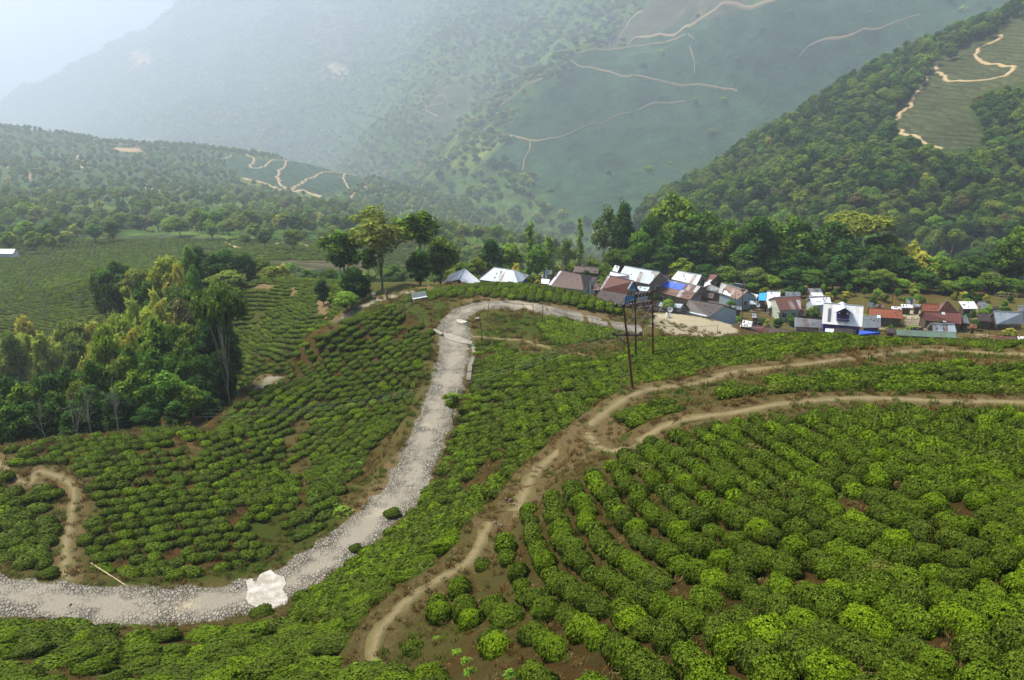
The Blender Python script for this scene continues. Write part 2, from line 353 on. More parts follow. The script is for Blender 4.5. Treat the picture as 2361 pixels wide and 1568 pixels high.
def ribbon(oname, d, mat, across=6, wf=None, follow=False):
    P = d['P']; n = len(P); T = np.gradient(P[:, :2], axis=0); T /= np.linalg.norm(T, axis=1)[:, None]+1e-9
    Nn = np.c_[-T[:, 1], T[:, 0]]; s = np.r_[0, np.cumsum(np.linalg.norm(np.diff(P[:, :2], axis=0), axis=1))]
    k = sum(ord(c) for c in oname) % 97
    V = []; ed = []; e = d['edge']*d['w']
    for a in range(across+1):
        t = a/across*2-1
        wd = d['w']/2*(wf(s/s[-1]) if wf else 1)
        off = t*wd + (np.sign(t)*(abs(t) > .99))*((fbm(s*.9+t*50, s*0+k, 3, 7)-.5)*2*e)
        x = P[:, 0]+Nn[:, 0]*off; y = P[:, 1]+Nn[:, 1]*off
        z = d['sheet'].z(x, y)+d['drop']+d['lift'] if follow else P[:, 2]+d['lift']
        z = z-(abs(t) > .99)*(d['drop']*1.3+d['lift'])
        V.append(np.c_[x, y, z]); ed.append(np.full(n, t))
    V = np.stack(V, 1).reshape(-1, 3); ed = np.stack(ed, 1).ravel()
    i = np.arange(n*(across+1)).reshape(n, across+1)
    F = np.c_[i[:-1, :-1].ravel(), i[:-1, 1:].ravel(), i[1:, 1:].ravel(), i[1:, :-1].ravel()]
    me = mesh_np(oname, V, F[:, ::-1], True)
    if me.polygons[0].normal.z < 0: me.flip_normals()
    attr(me, 'edge', np.abs(ed)); attr(me, 'side', ed)
    o = link(oname, me, mat); o['kind'] = 'structure'; return o
road = path('main_road', N, [(-260,1325),(0,1376),(250,1395),(450,1392),(620,1360),(740,1292),(850,1215),(925,1130),(978,1030),(1008,950),(1035,870),(1047,800),(1050,745)], 3.7, sh=1.5, smooth=12, edge=.2, drop=.05)
vroad = path('village_road', N, [(1040,790),(1045,745),(1075,712),(1130,702),(1200,703),(1300,722),(1420,750),(1480,765)], 3.3, sh=1.2, smooth=8, edge=.18, drop=.05)
xy = lambda *p: (pt(*p)[0], pt(*p)[1], 0)
track = path('back_track', N, [xy(975,664,108), xy(915,680,109), xy(860,698,109), xy(815,722,107.5), xy(780,742,106), xy(710,795,101), xy(650,852,95), xy(600,895,91), xy(545,935,87), xy(480,985,81), xy(400,1010,75)], 2.9, sh=1.0, smooth=6)
lpath = path('left_path', N, [(-200,1062),(0,1070),(90,1085),(165,1120),(165,1180),(152,1260),(150,1340)], .95, sh=.9, drop=.05, edge=.3)
upath = path('upper_path', N, [(2700,830),(2350,818),(2150,812),(2000,822),(1850,838),(1700,860),(1600,880),(1480,905),(1400,950),(1330,1010),(1240,1090),(1190,1165),(1130,1215)], 1.0, sh=1.0, drop=.05, edge=.3)
dpath = path('footpath', N, [(1130,1215),(1085,1275),(1030,1320),(960,1375),(900,1430),(870,1480),(858,1530)], .75, sh=.9, drop=.05, edge=.3)
rpath = path('lower_path', N, [(2700,930),(2350,930),(2200,925),(2000,922),(1850,925),(1700,945),(1560,975),(1480,1005),(1410,1030),(1350,1018)], .9, sh=1.0, drop=.05, edge=.3)
gpath = path('grass_path', N, [(1080,775),(1150,782),(1230,795),(1330,815),(1400,822)], .7, sh=.6, drop=.05, edge=.3)
# ---------------------------------------------------------------- ground materials
def mat_ground():
    t = NT('ground_soil_grass'); p = t.pos()
    n1 = t.noise(.9, 6, .7, p); n2 = t.noise(5, 6, .75, p); n3 = t.noise(24, 4, .8, p)
    dry = t.mix(n2, (.085, .044, .015), (.19, .115, .038)); dry = t.mix(t.ramp(n1, [(.42, 0.), (.62, 1.)]), dry, (.085, .07, .02))
    grn = t.mix(n2, (.05, .075, .014), (.12, .16, .026)); pale = t.mix(n2, (.19, .13, .06), (.34, .25, .13))
    olive = t.mix(n2, (.10, .10, .028), (.20, .165, .055))
    g = t.math('ADD', t.attr('green'), t.math('MULTIPLY', t.math('SUBTRACT', n2, .5), .9)); g = t.ramp(g, [(.4, 0.), (.6, 1.)])
    o = t.math('ADD', t.attr('olive'), t.math('MULTIPLY', t.math('SUBTRACT', n1, .5), .9)); o = t.ramp(o, [(.4, 0.), (.65, 1.)])
    d = t.math('ADD', t.attr('dirt'), t.math('MULTIPLY', t.math('SUBTRACT', n2, .5), .8)); d = t.ramp(d, [(.4, 0.), (.65, 1.)])
    c = t.mix(o, dry, olive); c = t.mix(g, c, grn); c = t.mix(d, c, pale)
    sn = t.attr('sand'); c = t.mix(sn, c, t.mix(n2, (.42, .36, .24), (.66, .6, .45)))
    c = t.mix(t.ramp(n3, [(.2, 0.), (.8, 1.)]), t.mix(1.0, c, (.58, .55, .50), 'MULTIPLY'), t.mix(1.0, c, (1.4, 1.38, 1.3), 'MULTIPLY'))
    t.bump(t.math('ADD', n2, n3), 1., .25)
    return t.fin(c, .95, .05)
def mat_road(name, stone=True):
    t = NT(name); p = t.pos()
    mp = t.n('ShaderNodeMapping'); mp.inputs['Scale'].default_value = (1.5, 1, .3); t.l(p, mp.inputs[0])
    wob = t.noise(1.5, 3, .6, p, 'Color'); vec = t.mix(.12, mp.outputs[0], wob, 'ADD')
    vo = t.n('ShaderNodeTexVoronoi', feature='DISTANCE_TO_EDGE'); vo.inputs['Scale'].default_value = 3.6; vo.inputs['Randomness'].default_value = .9; t.l(vec, vo.inputs['Vector'])
    vc = t.n('ShaderNodeTexVoronoi'); vc.inputs['Scale'].default_value = 3.6; vc.inputs['Randomness'].default_value = .9; t.l(vec, vc.inputs['Vector'])
    st = t.mix(vc.outputs['Color'], (.17, .155, .125), (.33, .305, .25)); gap = t.ramp(vo.outputs['Distance'], [(.02, 0.), (.11, 1.)])
    stn = t.mix(gap, (.085, .075, .052), st)
    n1 = t.noise(.5, 6, .65, p); n2 = t.noise(12, 5, .7, p)
    dust = t.mix(n2, (.20, .178, .138), (.36, .322, .255))
    e = t.attr('edge'); f = t.math('ADD', t.math('MULTIPLY', e, -.35), t.math('MULTIPLY', n1, 1.25)); f = t.math('ADD', f, t.math('MULTIPLY', t.noise(3, 4, .6, p), .35))
    f = t.ramp(f, [(.5, 0.), (.78, .85)])
    c = t.mix(f, stn, dust)
    w = t.ramp(t.noise(.23, 4, .6, p), [(.6, 0.), (.72, .5)]); c = t.mix(w, c, (.52, .44, .3))
    ge = t.math('ADD', e, t.math('MULTIPLY', t.noise(2.5, 5, .7, p), .6)); ge = t.ramp(ge, [(1.15/1.6, 0.), (1.4/1.6, .85)])
    ge = t.ramp(t.math('ADD', t.math('MULTIPLY', e, .55), t.math('MULTIPLY', t.noise(2.5, 5, .7, p), .6)), [(.74, 0.), (.9, .8)])
    c = t.mix(ge, c, (.13, .12, .04))
    h = t.math('MULTIPLY', t.ramp(vo.outputs['Distance'], [(0, 0.), (.15, 1.)]), t.math('SUBTRACT', 1., f)); h = t.math('ADD', h, t.math('MULTIPLY', n2, .4))
    t.bump(h, .9, .12)
    return t.fin(c, .9, .1)
def mat_dirt(name, a, b, g=(.10, .10, .03)):
    t = NT(name); p = t.pos(); n = t.noise(6, 6, .7, p); n1 = t.noise(1.1, 5, .65, p)
    c = t.mix(n, a, b)
    e = t.math('ADD', t.math('MULTIPLY', t.attr('edge'), .6), t.math('MULTIPLY', n1, .75)); e = t.ramp(e, [(.42, 0.), (.80, 1.)])
    c = t.mix(e, c, g); t.bump(n, .7, .08)
    return t.fin(c, .95, .05)
def mat_far(name, scale, amp=.45, bump=1.0, rows=None):
    t = NT(name); p = t.pos(); c = t.attr('cover', 'Color')
    n = t.noise(scale, 6, .75, p); n2 = t.noise(scale*.12, 5, .7, p)
    f = t.ramp(n, [(.3, 1-amp), (.7, 1+amp)]); c = t.mix(1.0, c, f, 'MULTIPLY')
    c = t.mix(1.0, c, t.ramp(n2, [(.3, .8), (.7, 1.25)]), 'MULTIPLY')
    h = n
    if rows:
        z = t.n('ShaderNodeSeparateXYZ'); t.l(p, z.inputs[0])
        w = t.math('SINE', t.math('MULTIPLY', t.math('ADD', z.outputs[2], t.math('MULTIPLY', n2, 3.)), rows))
        r = t.attr('rows'); w = t.math('MULTIPLY', w, r); h = t.math('ADD', n, t.math('MULTIPLY', w, .6))
        c = t.mix(t.math('MULTIPLY', t.ramp(w, [(0., 0.), (1., 1.)]), .45), c, t.mix(1.0, c, (.45, .5, .5), 'MULTIPLY'))
    t.bump(h, 1.0, bump)
    return t.fin(c, .95, .03)
GM = mat_ground(); RM = mat_road('cobbled_road'); DM = mat_dirt('trodden_earth', (.14, .11, .055), (.27, .215, .12), (.12, .105, .042)); TM = mat_dirt('pale_track', (.36, .26, .15), (.62, .48, .32), (.3, .22, .1))
FT = mat_dirt('far_track_earth', (.26, .19, .12), (.42, .31, .21), (.2, .15, .08)); KM = mat_dirt('stony_track', (.17, .15, .12), (.36, .32, .26), (.13, .12, .05))
ribbon('road', road, RM, 8); ribbon('road', vroad, RM, 6)
ribbon('track', track, KM, 5)
for d in (lpath, upath, dpath, rpath, gpath): ribbon('path', d, DM, 4, follow=False)
X, Y, Z = N.X, N.Y, N.Z
nz1 = fbm(X*.12, Y*.12, 4, 31); nz2 = fbm(X*.5, Y*.5, 3, 41)
PX, PY = proj(X, Y, Z)
def zone(poly, soft=1.6, y0=0, y1=999):
    """land-cover patch: 1 inside, feathered by noise"""
    jx = (fbm(X*.4, Y*.4, 3, 51)-.5)*soft*18; jy = (fbm(X*.4+40, Y*.4, 3, 52)-.5)*soft*18
    return (inpoly(PX+jx, PY+jy, poly) & (Y > y0) & (Y < y1)).astype(float)
green = np.full(X.shape, .18)+nz1*.25; olive = nz1*.9; dirt = np.zeros(X.shape)
green += .45*zone([(900,700),(1040,690),(1030,725),(985,748),(930,720)], 1, 80, 110)
green += .2*zone([(1080,715),(1300,725),(1420,760),(1420,820),(1100,800)], 1, 70, 110)+.3*zone([(1120,725),(1260,720),(1280,760),(1200,775),(1110,770)], 1, 70, 110)
olive += .8*zone([(1080,715),(1300,725),(1420,760),(1420,820),(1100,800)], 1, 70, 110)
green += .35*zone([(560,1180),(760,1160),(800,1220),(600,1330),(200,1370),(0,1350),(0,1320),(250,1340),(560,1300)], 1, 30, 70)
green += .3*zone([(500,900),(700,780),(520,960)], 1, 60, 100); green += .25*(Y > 100)*(X < -18)
olive += .5*zone([(1160,1200),(1330,1010),(1500,900),(1700,850),(2361,800),(2361,940),(1700,930),(1420,1040),(1250,1200)], 1, 20, 70)
for d, a, w in ((lpath, .7, .9), (upath, .62, 1.7), (dpath, .55, 1.0), (rpath, .6, 1.5), (gpath, .5, .9), (track, .7, 1.2), (road, .45, .8), (vroad, .4, .8)):
    dd = dist_to(d['P'], X, Y); dirt = np.maximum(dirt, a*(1-sstep(d['w']/2, d['w']/2+w+nz2*1.5, dd))); 
    dz = (1-sstep(d['w']/2+.4, d['w']/2+3.2, dd)); olive = olive+(.35 if d['w'] > 2 else .75)*dz; green = green+(0 if d['w'] > 2 else .14)*dz*nz2
dirt += .8*zone([(560,652),(600,650),(640,655),(615,668),(575,662)], .6, 100)+.8*zone([(672,660),(690,662),(684,684),(670,684)], .5, 100)+.9*zone([(726,690),(765,688),(770,700),(752,712),(760,735),(748,738),(728,712)], .5, 100)
dirt += .5*zone([(590,735),(602,735),(606,790),(596,790)], .5, 95)+.35*zone([(870,1085),(960,1000),(940,1110),(850,1200),(800,1190)], 1, 40, 80)
dirt += .55*zone([(1080,680),(1200,680),(1180,692),(1060,694)], .8, 90, 110)+.6*zone([(1260,700),(1420,705),(1420,735),(1320,722)], .8, 90, 110)
dirt += .5*zone([(370,1000),(480,1020),(470,1045),(380,1030)], .8, 55, 80)
sandz = zone([(1505,722),(1590,727),(1680,745),(1700,768),(1640,775),(1540,770),(1500,745)], .5, 96, 180)+zone([(1614,716),(1632,716),(1688,722),(1690,762),(1640,762)], .3, 100, 118)*0
sandz = np.clip(sandz+zone([(3614/1.7347*1,716),(2130,717),(2140,760),(2090,760)], .3, 125, 180), 0, 1)
village = sstep(112, 122, Y)*(X > -6); dirt += village*.3*nz2; olive += village*.15
dirt = np.maximum(dirt, .6*zone([(1290,1010),(1350,960),(1480,920),(1440,990),(1400,1060),(1330,1080),(1250,1110),(1240,1070)], 1, 30, 70)); N.build('ground', GM, {'green': (green, 'FLOAT'), 'olive': (olive, 'FLOAT'), 'dirt': (np.clip(dirt, 0, 1), 'FLOAT'), 'sand': (sandz, 'FLOAT')}, keep=lambda c: (c[:, 0] > 8) | (c[:, 1] < 186))
# --- far sheets with land cover
def cover(sh, base, zones, seed=1, y0=0):
    px, py = proj(sh.X, sh.Y, sh.Z); r = sh.res
    jx = (fbm(sh.X/(r*7), sh.Y/(r*7), 4, seed+60)-.5)*46; jy = (fbm(sh.X/(r*7)+33, sh.Y/(r*7), 4, seed+70)-.5)*30
    col = np.zeros(sh.X.shape+(3,)); n = fbm(sh.X/(r*9), sh.Y/(r*9), 4, seed)[..., None]
    a, b = base; col[:] = np.array(a)*(1-n)+np.array(b)*n; rows = np.zeros(sh.X.shape); forest = np.ones(sh.X.shape)
    for poly, c, soft, rw, fo, ya, yb in zones:
        m = inpoly(px+jx*soft, py+jy*soft, poly) & (sh.Y > ya) & (sh.Y < yb)
        if c is not None: col[m] = (np.array(c)*(.8+.4*n))[m]
        rows[m] = rw; forest[m] = fo
    return np.concatenate([col, np.ones(sh.X.shape+(1,))], -1), rows, forest
TEA = (.065, .115, .018); TEAD = (.028, .060, .026); BROWN = (.095, .085, .045); SOIL = (.42, .27, .15); FOR = (.03, .065, .012)
Mz = [([(-100,1000),(560,1000),(560,560),(-100,560)], TEA, .3, 1, 0, 0, 270),
      ([(380,600),(860,600),(860,660),(640,650),(540,660),(380,650)], FOR, .5, 0, .9, 130, 300),
      ([(60,575),(200,555),(340,540),(520,550),(560,585),(300,600),(60,620)], (.05, .065, .028), .4, 1, .05, 200, 420),
      ([(500,560),(640,556),(780,570),(960,575),(960,620),(700,625),(560,590)], BROWN, .4, 1, .03, 170, 420),
      ([(-50,545),(-50,480),(120,470),(400,500),(700,480),(1000,540),(700,555),(350,530),(100,560)], (.05, .095, .018), .5, 0, .8, 300, 1100),
      ([(-50,300),(200,300),(400,340),(600,360),(520,470),(200,470),(-50,440)], (.055, .095, .028), .6, .8, .3, 450, 2500),
      ([(515,362),(700,372),(810,385),(845,415),(760,455),(660,440),(560,410)], TEAD, .15, 1, .0, 700, 2500),
      ([(255,340),(320,340),(330,350),(270,348)], SOIL, .3, 0, 0, 600, 2500)]
mc, mr, mf = cover(Msh, ((.055, .105, .02), (.12, .17, .03)), Mz, 5)
Msh.build('hillside', mat_far('hill_cover', .16, .5, 1.5, rows=2.2), {'cover': (mc, 'FLOAT_COLOR'), 'rows': (mr, 'FLOAT')})
Sz = [([(2055,270),(2100,215),(2150,150),(2260,90),(2361,30),(2420,0),(2420,180),(2260,210),(2230,260),(2280,330),(2190,345),(2120,325),(2060,300)], (.075, .085, .035), .25, 1, .02, 0, 999)]
scv, sr, sf = cover(Ssh, ((.03, .055, .012), (.06, .08, .02)), Sz, 8)
Ssh.build('hillside', mat_far('spur_cover', .5, .5, 1.0, rows=3.5), {'cover': (scv, 'FLOAT_COLOR'), 'rows': (sr, 'FLOAT')})
Fz = [([(1000,330),(1060,300),(1330,120),(1500,0),(1420,0),(1180,160),(1010,260)], (.065, .11, .022), .8, 0, 1, 0, 9999), ([(880,420),(1000,360),(1180,400),(1300,540),(1000,560),(850,480)], (.06, .105, .022), .8, 0, 1, 0, 9999), ([(700,40),(760,0),(860,60),(800,140),(720,130)], (.10, .10, .05), .8, 0, .6, 0, 9999),
      ([(1040,385),(1100,330),(1240,235),(1310,140),(1480,90),(1800,-20),(2500,-120),(2500,260),(1900,330),(1600,430),(1480,540),(1340,540),(1260,480),(1180,400)], TEAD, .5, .6, .012, 0, 9999),
      ([(1380,112),(1440,60),(1500,10),(1560,-30),(1820,-30),(1640,30),(1480,92)], BROWN, .4, .3, .0, 0, 9999),
      ([(950,310),(985,240),(1020,190),(1090,165),(1075,230),(1035,330)], (.07, .085, .04), .3, .6, .05, 0, 9999),
      ([(1085,300),(1150,300),(1140,350),(1050,385),(1040,350)], (.13, .17, .03), .6, 0, .9, 0, 9999),
      ([(300,120),(345,120),(345,150),(300,150)], SOIL, .5, 0, 0, 0, 9999), ([(740,150),(800,150),(800,180),(750,175)], SOIL, .5, 0, 0, 0, 9999)]
fc, fr, ff = cover(Fsh, ((.028, .075, .016), (.09, .135, .026)), Fz, 12)
Fsh.build('mountain', mat_far('mountain_cover', .03, .62, 8.0), {'cover': (fc, 'FLOAT_COLOR'), 'rows': (fr, 'FLOAT')})
V = np.array([(-4200, -60, -960), (4200, -60, -960), (4200, 7500, -960), (-4200, 7500, -960)])
me = mesh_np('valley_floor', V, np.array([[0, 1, 2, 3]])); o = link('valley_floor', me, plain('valley_green', (.04, .08, .02), scale=.01)); o['kind'] = 'structure'
# tracks on the far slopes
def far_track(sh, name, pts, w, lift, mat=TM, ymin=None, ymax=None):
    d = path(name, sh, pts, w, flat=False, step=sh.res*.5, smooth=1, edge=.3, lift=lift, ymin=ymin, ymax=ymax); d['drop'] = 0.01
    ribbon('track', d, mat, 3, follow=True)
Z1 = 450
for i, (p, w) in enumerate([([(568,357),(585,368),(578,385),(598,388),(625,370),(655,365),(660,375),(640,405),(655,440),(670,440),(700,420),(740,400),(790,388),(820,400)], 4.5), ([(795,388),(792,410),(805,440)], 3.5),
        ([(560,412),(600,420),(655,442),(700,440),(730,452),(770,468),(810,455),(850,420)], 9), ([(500,365),(520,365),(535,358)], 3.5), ([(165,300),(170,320),(178,335),(165,345)], 4), ([(178,360),(195,375),(188,390)], 5),
        ([(5,372),(20,388)], 6), ([(40,390),(60,397),(72,418)], 6), ([(335,435),(360,440),(375,455)], 4), ([(268,308),(285,322),(298,318)], 3.5)]):
    far_track(Msh, "mt%d" % i, p, w*.8, 1., ymin=Z1)
far_track(Msh, 'mt20', [(520,562),(600,572),(640,562),(700,565),(760,572),(900,570)], 1.6, .5, ymin=200)
far_track(Msh, 'mt21', [(78,595),(100,600),(108,612)], 2.2, .3, ymin=130); far_track(Msh, 'mt22', [(176,622),(200,635)], 1.8, .3, ymin=130); far_track(Msh, 'mt23', [(-10,592),(35,593)], 3, .3, ymin=130)
for i, (p, w) in enumerate([([(2310,82),(2275,105),(2250,118),(2252,140),(2290,150),(2330,152),(2338,162),(2310,178),(2240,187),(2185,188),(2168,170),(2152,148)], 4.2), ([(2133,178),(2105,225),(2082,260),(2060,280),(2070,300),(2110,318),(2168,345)], 3.8)]):
    far_track(Ssh, "st%d" % i, p, w*.7, .4)
for i, (p, w) in enumerate([([(1385,112),(1450,100),(1500,85),(1600,60),(1700,28),(1790,0)], 14), ([(1370,112),(1410,85),(1450,55),(1480,30)], 11), ([(1045,380),(1050,340),(1080,300),(1150,250),(1230,195),(1290,160),(1320,130),(1370,115)], 5),
        ([(1310,140),(1380,165),(1460,180),(1540,195),(1620,205),(1700,215)], 5), ([(1100,300),(1160,315),(1220,325),(1290,320),(1400,280),(1500,250),(1580,235)], 4), ([(1370,118),(1500,106),(1600,98)], 4), ([(1590,115),(1600,150),(1600,170)], 5),
        ([(1040,385),(1045,350),(1055,320)], 9), ([(1205,400),(1210,370),(1225,330)], 7), ([(1080,163),(1030,190),(1000,225),(980,250),(1010,270)], 6), ([(985,250),(1025,240),(1030,232),(1010,222)], 5), ([(2120,38),(2050,60),(1970,80),(1900,95),(1860,110),(1840,140)], 5)]):
    far_track(Fsh, "ft%d" % i, p, w*.4, 2.5, FT)
# ---------------------------------------------------------------- foliage geometry
def leaf_quads(P, Nn, size, rs, aspect=1.7, tilt=.7, up=.25):
    """diamond leaves at P facing roughly along Nn"""
    n = len(P); d = Nn+rs.normal(0, tilt, (n, 3)); d[:, 2] += up; d /= np.linalg.norm(d, axis=1)[:, None]+1e-9
    r = rs.normal(0, 1, (n, 3)); a = np.cross(d, r); a /= np.linalg.norm(a, axis=1)[:, None]+1e-9; b = np.cross(d, a)
    sz = (size*(.6+.8*rs.rand(n)))[:, None]
    a = a*sz*aspect*.5; b = b*sz*.5
    V = np.stack([P-a, P-b*.9+a*.1, P+a, P+b*.9+a*.1], 1).reshape(-1, 3)
    return V, np.arange(n*4).reshape(n, 4)
def ico(sub=2):
    import bmesh
    bm = bmesh.new(); bmesh.ops.create_icosphere(bm, subdivisions=sub, radius=1); v = np.array([x.co[:] for x in bm.verts]); f = np.array([[q.index for q in x.verts] for x in bm.faces]); bm.free(); return v, f
IV, IF = ico(3)
def leafy_mesh(name, P, Nn, size, vals, mats, core=None, rs=RS, aspect=1.7, tilt=.7, up=.25):
    V, F = leaf_quads(P, Nn, size, rs, aspect, tilt, up); nv = len(V); v = np.repeat(vals, 4)
    mi = np.zeros(len(F), np.int32)
    if core is not None:
        cv, cf = core; F2 = np.c_[cf, cf[:, 2]] if cf.shape[1] == 3 else cf
        V = np.vstack([V, cv]); v = np.r_[v, np.full(len(cv), .3)]
        # triangles of the core as degenerate-free: written separately below
        me = bpy.data.meshes.new(name); me.vertices.add(len(V)); me.vertices.foreach_set('co', V.astype(np.float32).ravel())
        lv = np.r_[F.ravel(), (cf+nv).ravel()]; me.loops.add(len(lv)); me.loops.foreach_set('vertex_index', lv.astype(np.int32))
        ls = np.r_[np.arange(len(F))*4, len(F)*4+np.arange(len(cf))*3]; me.polygons.add(len(ls)); me.polygons.foreach_set('loop_start', ls.astype(np.int32))
        me.polygons.foreach_set('material_index', np.r_[mi, np.ones(len(cf), np.int32)]); me.update(calc_edges=True)
    else: me = mesh_np(name, V, F)
    for m in mats: me.materials.append(m)
    attr(me, 'v', v); return me
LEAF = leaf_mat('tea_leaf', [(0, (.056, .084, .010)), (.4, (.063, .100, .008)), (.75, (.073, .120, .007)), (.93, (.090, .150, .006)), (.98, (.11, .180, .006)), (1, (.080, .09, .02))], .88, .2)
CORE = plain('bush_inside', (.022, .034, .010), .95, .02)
def bush_mesh(name, nleaf, size, seed, flat=.62, rough=.16):
    rs = np.random.RandomState(seed)
    n = int(nleaf*1.3); u = rs.normal(0, 1, (n, 3)); u /= np.linalg.norm(u, axis=1)[:, None]; u = u[u[:, 2] > -.45][:nleaf]
    th = np.arctan2(u[:, 1], u[:, 0])
    lob = 1+rough*(fbm(u[:, 0]*2.2+seed, u[:, 1]*2.2+u[:, 2]*1.7, 3, seed)-.5)*2
    q = np.abs(u)**.8*np.sign(u); q /= np.maximum(1e-6, np.linalg.norm(q, axis=1)[:, None])
    P = np.c_[q[:, 0]*.52, q[:, 1]*.52, np.clip(q[:, 2], -.4, 1)**1*flat*.62]*lob[:, None]
    P[:, 2] = np.minimum(P[:, 2], flat*.55+P[:, 2]*.08+rs.rand(len(P))*.03); P[:, 2] += .27
    P += rs.normal(0, .012, P.shape); Nn = u*np.array([1, 1, 1.3])
    vals = np.clip(.18+.62*(P[:, 2]-.1)/.6+rs.normal(0, .22, len(P)), 0, 1)  # tone climbs with height: paler young shoots, and side shade painted into the leaves
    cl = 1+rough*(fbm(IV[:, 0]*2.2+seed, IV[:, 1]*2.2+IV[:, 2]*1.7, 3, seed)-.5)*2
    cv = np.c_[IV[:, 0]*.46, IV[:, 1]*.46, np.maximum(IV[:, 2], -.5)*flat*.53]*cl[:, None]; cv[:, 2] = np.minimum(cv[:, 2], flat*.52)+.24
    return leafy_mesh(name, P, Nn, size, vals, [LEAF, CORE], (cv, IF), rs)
NB = 8
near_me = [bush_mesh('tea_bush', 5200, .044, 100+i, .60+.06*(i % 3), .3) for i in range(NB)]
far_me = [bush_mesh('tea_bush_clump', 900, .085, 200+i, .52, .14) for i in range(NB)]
# ---------------------------------------------------------------- tea plots
roadlike = [(road, .75), (vroad, .7), (lpath, .75), (upath, 1.3), (dpath, 1.0), (rpath, 1.0), (gpath, .9), (track, .8)]
PD = np.full(N.X.shape, 9.)
for d, ex in roadlike: PD = np.minimum(PD, dist_to(d['P'], N.X, N.Y)-d['w']/2-ex)
class G2: pass
pdg = G2(); pdg.z = lambda x, y: Sheet.z(N_pd, x, y)
N_pd = object.__new__(Sheet); N_pd.__dict__ = dict(N.__dict__); N_pd.Z = PD
PLOTS = [
 dict(poly=[(925,1568),(935,1440),(1000,1370),(1080,1270),(1200,1160),(1340,1095),(1440,1035),(1500,1012),(1600,985),(1850,948),(2100,940),(2450,945),(2600,1750),(925,1750)], y=(8, 46), a=((1500,1250),(1680,1420)), s=(.98, 1.06), sz=(.90, .84, .92), jit=.12, drop=.02, g=0),
 dict(poly=[(1432,985),(1462,952),(1530,924),(1600,908),(1700,888),(1860,862),(1950,850),(2080,838),(2250,832),(2450,836),(2450,915),(2000,908),(1850,905),(1640,930),(1560,940),(1440,985)], y=(36, 60), a=((1600,900),(2100,860)), s=(1.05, 1.15), sz=(1.35, 1.1, .95), jit=.13, drop=.02, g=1),
 dict(poly=[(1095,790),(1150,785),(1180,800),(1210,812),(1330,820),(1420,815),(1460,790),(1560,768),(1800,762),(2450,780),(2450,815),(2150,806),(2000,815),(1850,830),(1700,850),(1590,872),(1500,890),(1440,912),(1330,975),(1235,1070),(1180,1150),(1080,1268),(990,1335),(900,1440),(860,1480),(800,1490),(720,1480),(650,1400),(665,1365),(760,1330),(860,1262),(940,1195),(990,1130),(1010,1060),(1050,980),(1078,900),(1085,840)], y=(24, 92), a=((1150,1000),(1330,900)), s=(1.08, 1.2), sz=(1.45, .92, .8), jit=.11, drop=.02, g=2),
 dict(poly=[(-150,1395),(0,1420),(150,1440),(320,1452),(620,1440),(700,1420),(780,1460),(840,1480),(820,1530),(1000,1545),(1120,1600),(1120,1750),(-300,1750)], y=(12, 40), a=((100,1500),(500,1480)), s=(1.25, 1.45), sz=(1.8, 1.15, .95), jit=.2, drop=.12, g=3),
 dict(poly=[(-300,1080),(0,1085),(100,1105),(135,1140),(135,1250),(125,1320),(60,1325),(-300,1320)], y=(38, 60), a=((0,1200),(120,1190)), s=(1.1, 1.2), sz=(1.4, 1.2, .95), jit=.16, drop=.02, g=4),
 dict(poly=[(-200,1045),(0,1040),(90,1015),(230,1000),(330,988),(440,985),(520,1000),(600,1030),(680,1090),(700,1150),(650,1220),(640,1270),(560,1300),(430,1330),(230,1325),(180,1290),(180,1180),(200,1130),(110,1078),(0,1062)], y=(40, 72), a=((200,1200),(420,1180)), s=(1.08, 1.2), sz=(1.12, .94, .85), jit=.12, drop=.03, g=5),
 dict(poly=[(500,1000),(520,960),(600,890),(700,795),(800,735),(900,700),(925,712),(940,735),(1000,765),(1000,800),(985,900),(970,960),(900,990),(880,1010),(835,1060),(810,1110),(770,1160),(740,1210),(680,1290),(600,1318),(540,1300),(640,1250),(720,1130),(680,1080),(640,1050),(560,1010)], y=(46, 101), a=((600,1000),(780,900)), s=(1.12, 1.22), sz=(1.45, .92, .8), jit=.11, drop=.02, g=6),
 dict(poly=[(925,690),(960,672),(1030,660),(1160,648),(1290,660),(1440,712),(1400,716),(1330,700),(1250,690),(1180,690),(1120,674),(1020,680),(990,684)], y=(98, 110), a=((1000,670),(1200,660)), s=(1.1, 1.15), sz=(1.6, 1.25, .95), jit=.14, drop=.02, g=7),
 dict(poly=[(1245,735),(1290,732),(1400,760),(1440,772),(1500,785),(1440,800),(1350,805),(1290,795),(1260,775),(1250,760)], y=(80, 97), a=((1250,740),(1400,790)), s=(1.1, 1.2), sz=(1.7, 1.25, .95), jit=.14, drop=.03, g=8),
 dict(poly=[(470,1000),(520,640),(800,640),(775,740),(700,800),(600,880),(540,960)], y=(92, 156), a=((560,780),(700,740)), s=(1.15, 1.3), sz=(1.5, .95, .75), jit=.11, drop=.04, g=9),
 dict(poly=[(-200,560),(540,560),(560,700),(500,1000),(-200,1000)], y=(100, 184), a=((560,780),(700,740)), s=(1.35, 1.5), sz=(1.5, .95, .75), jit=.11, drop=.04, g=9),
]
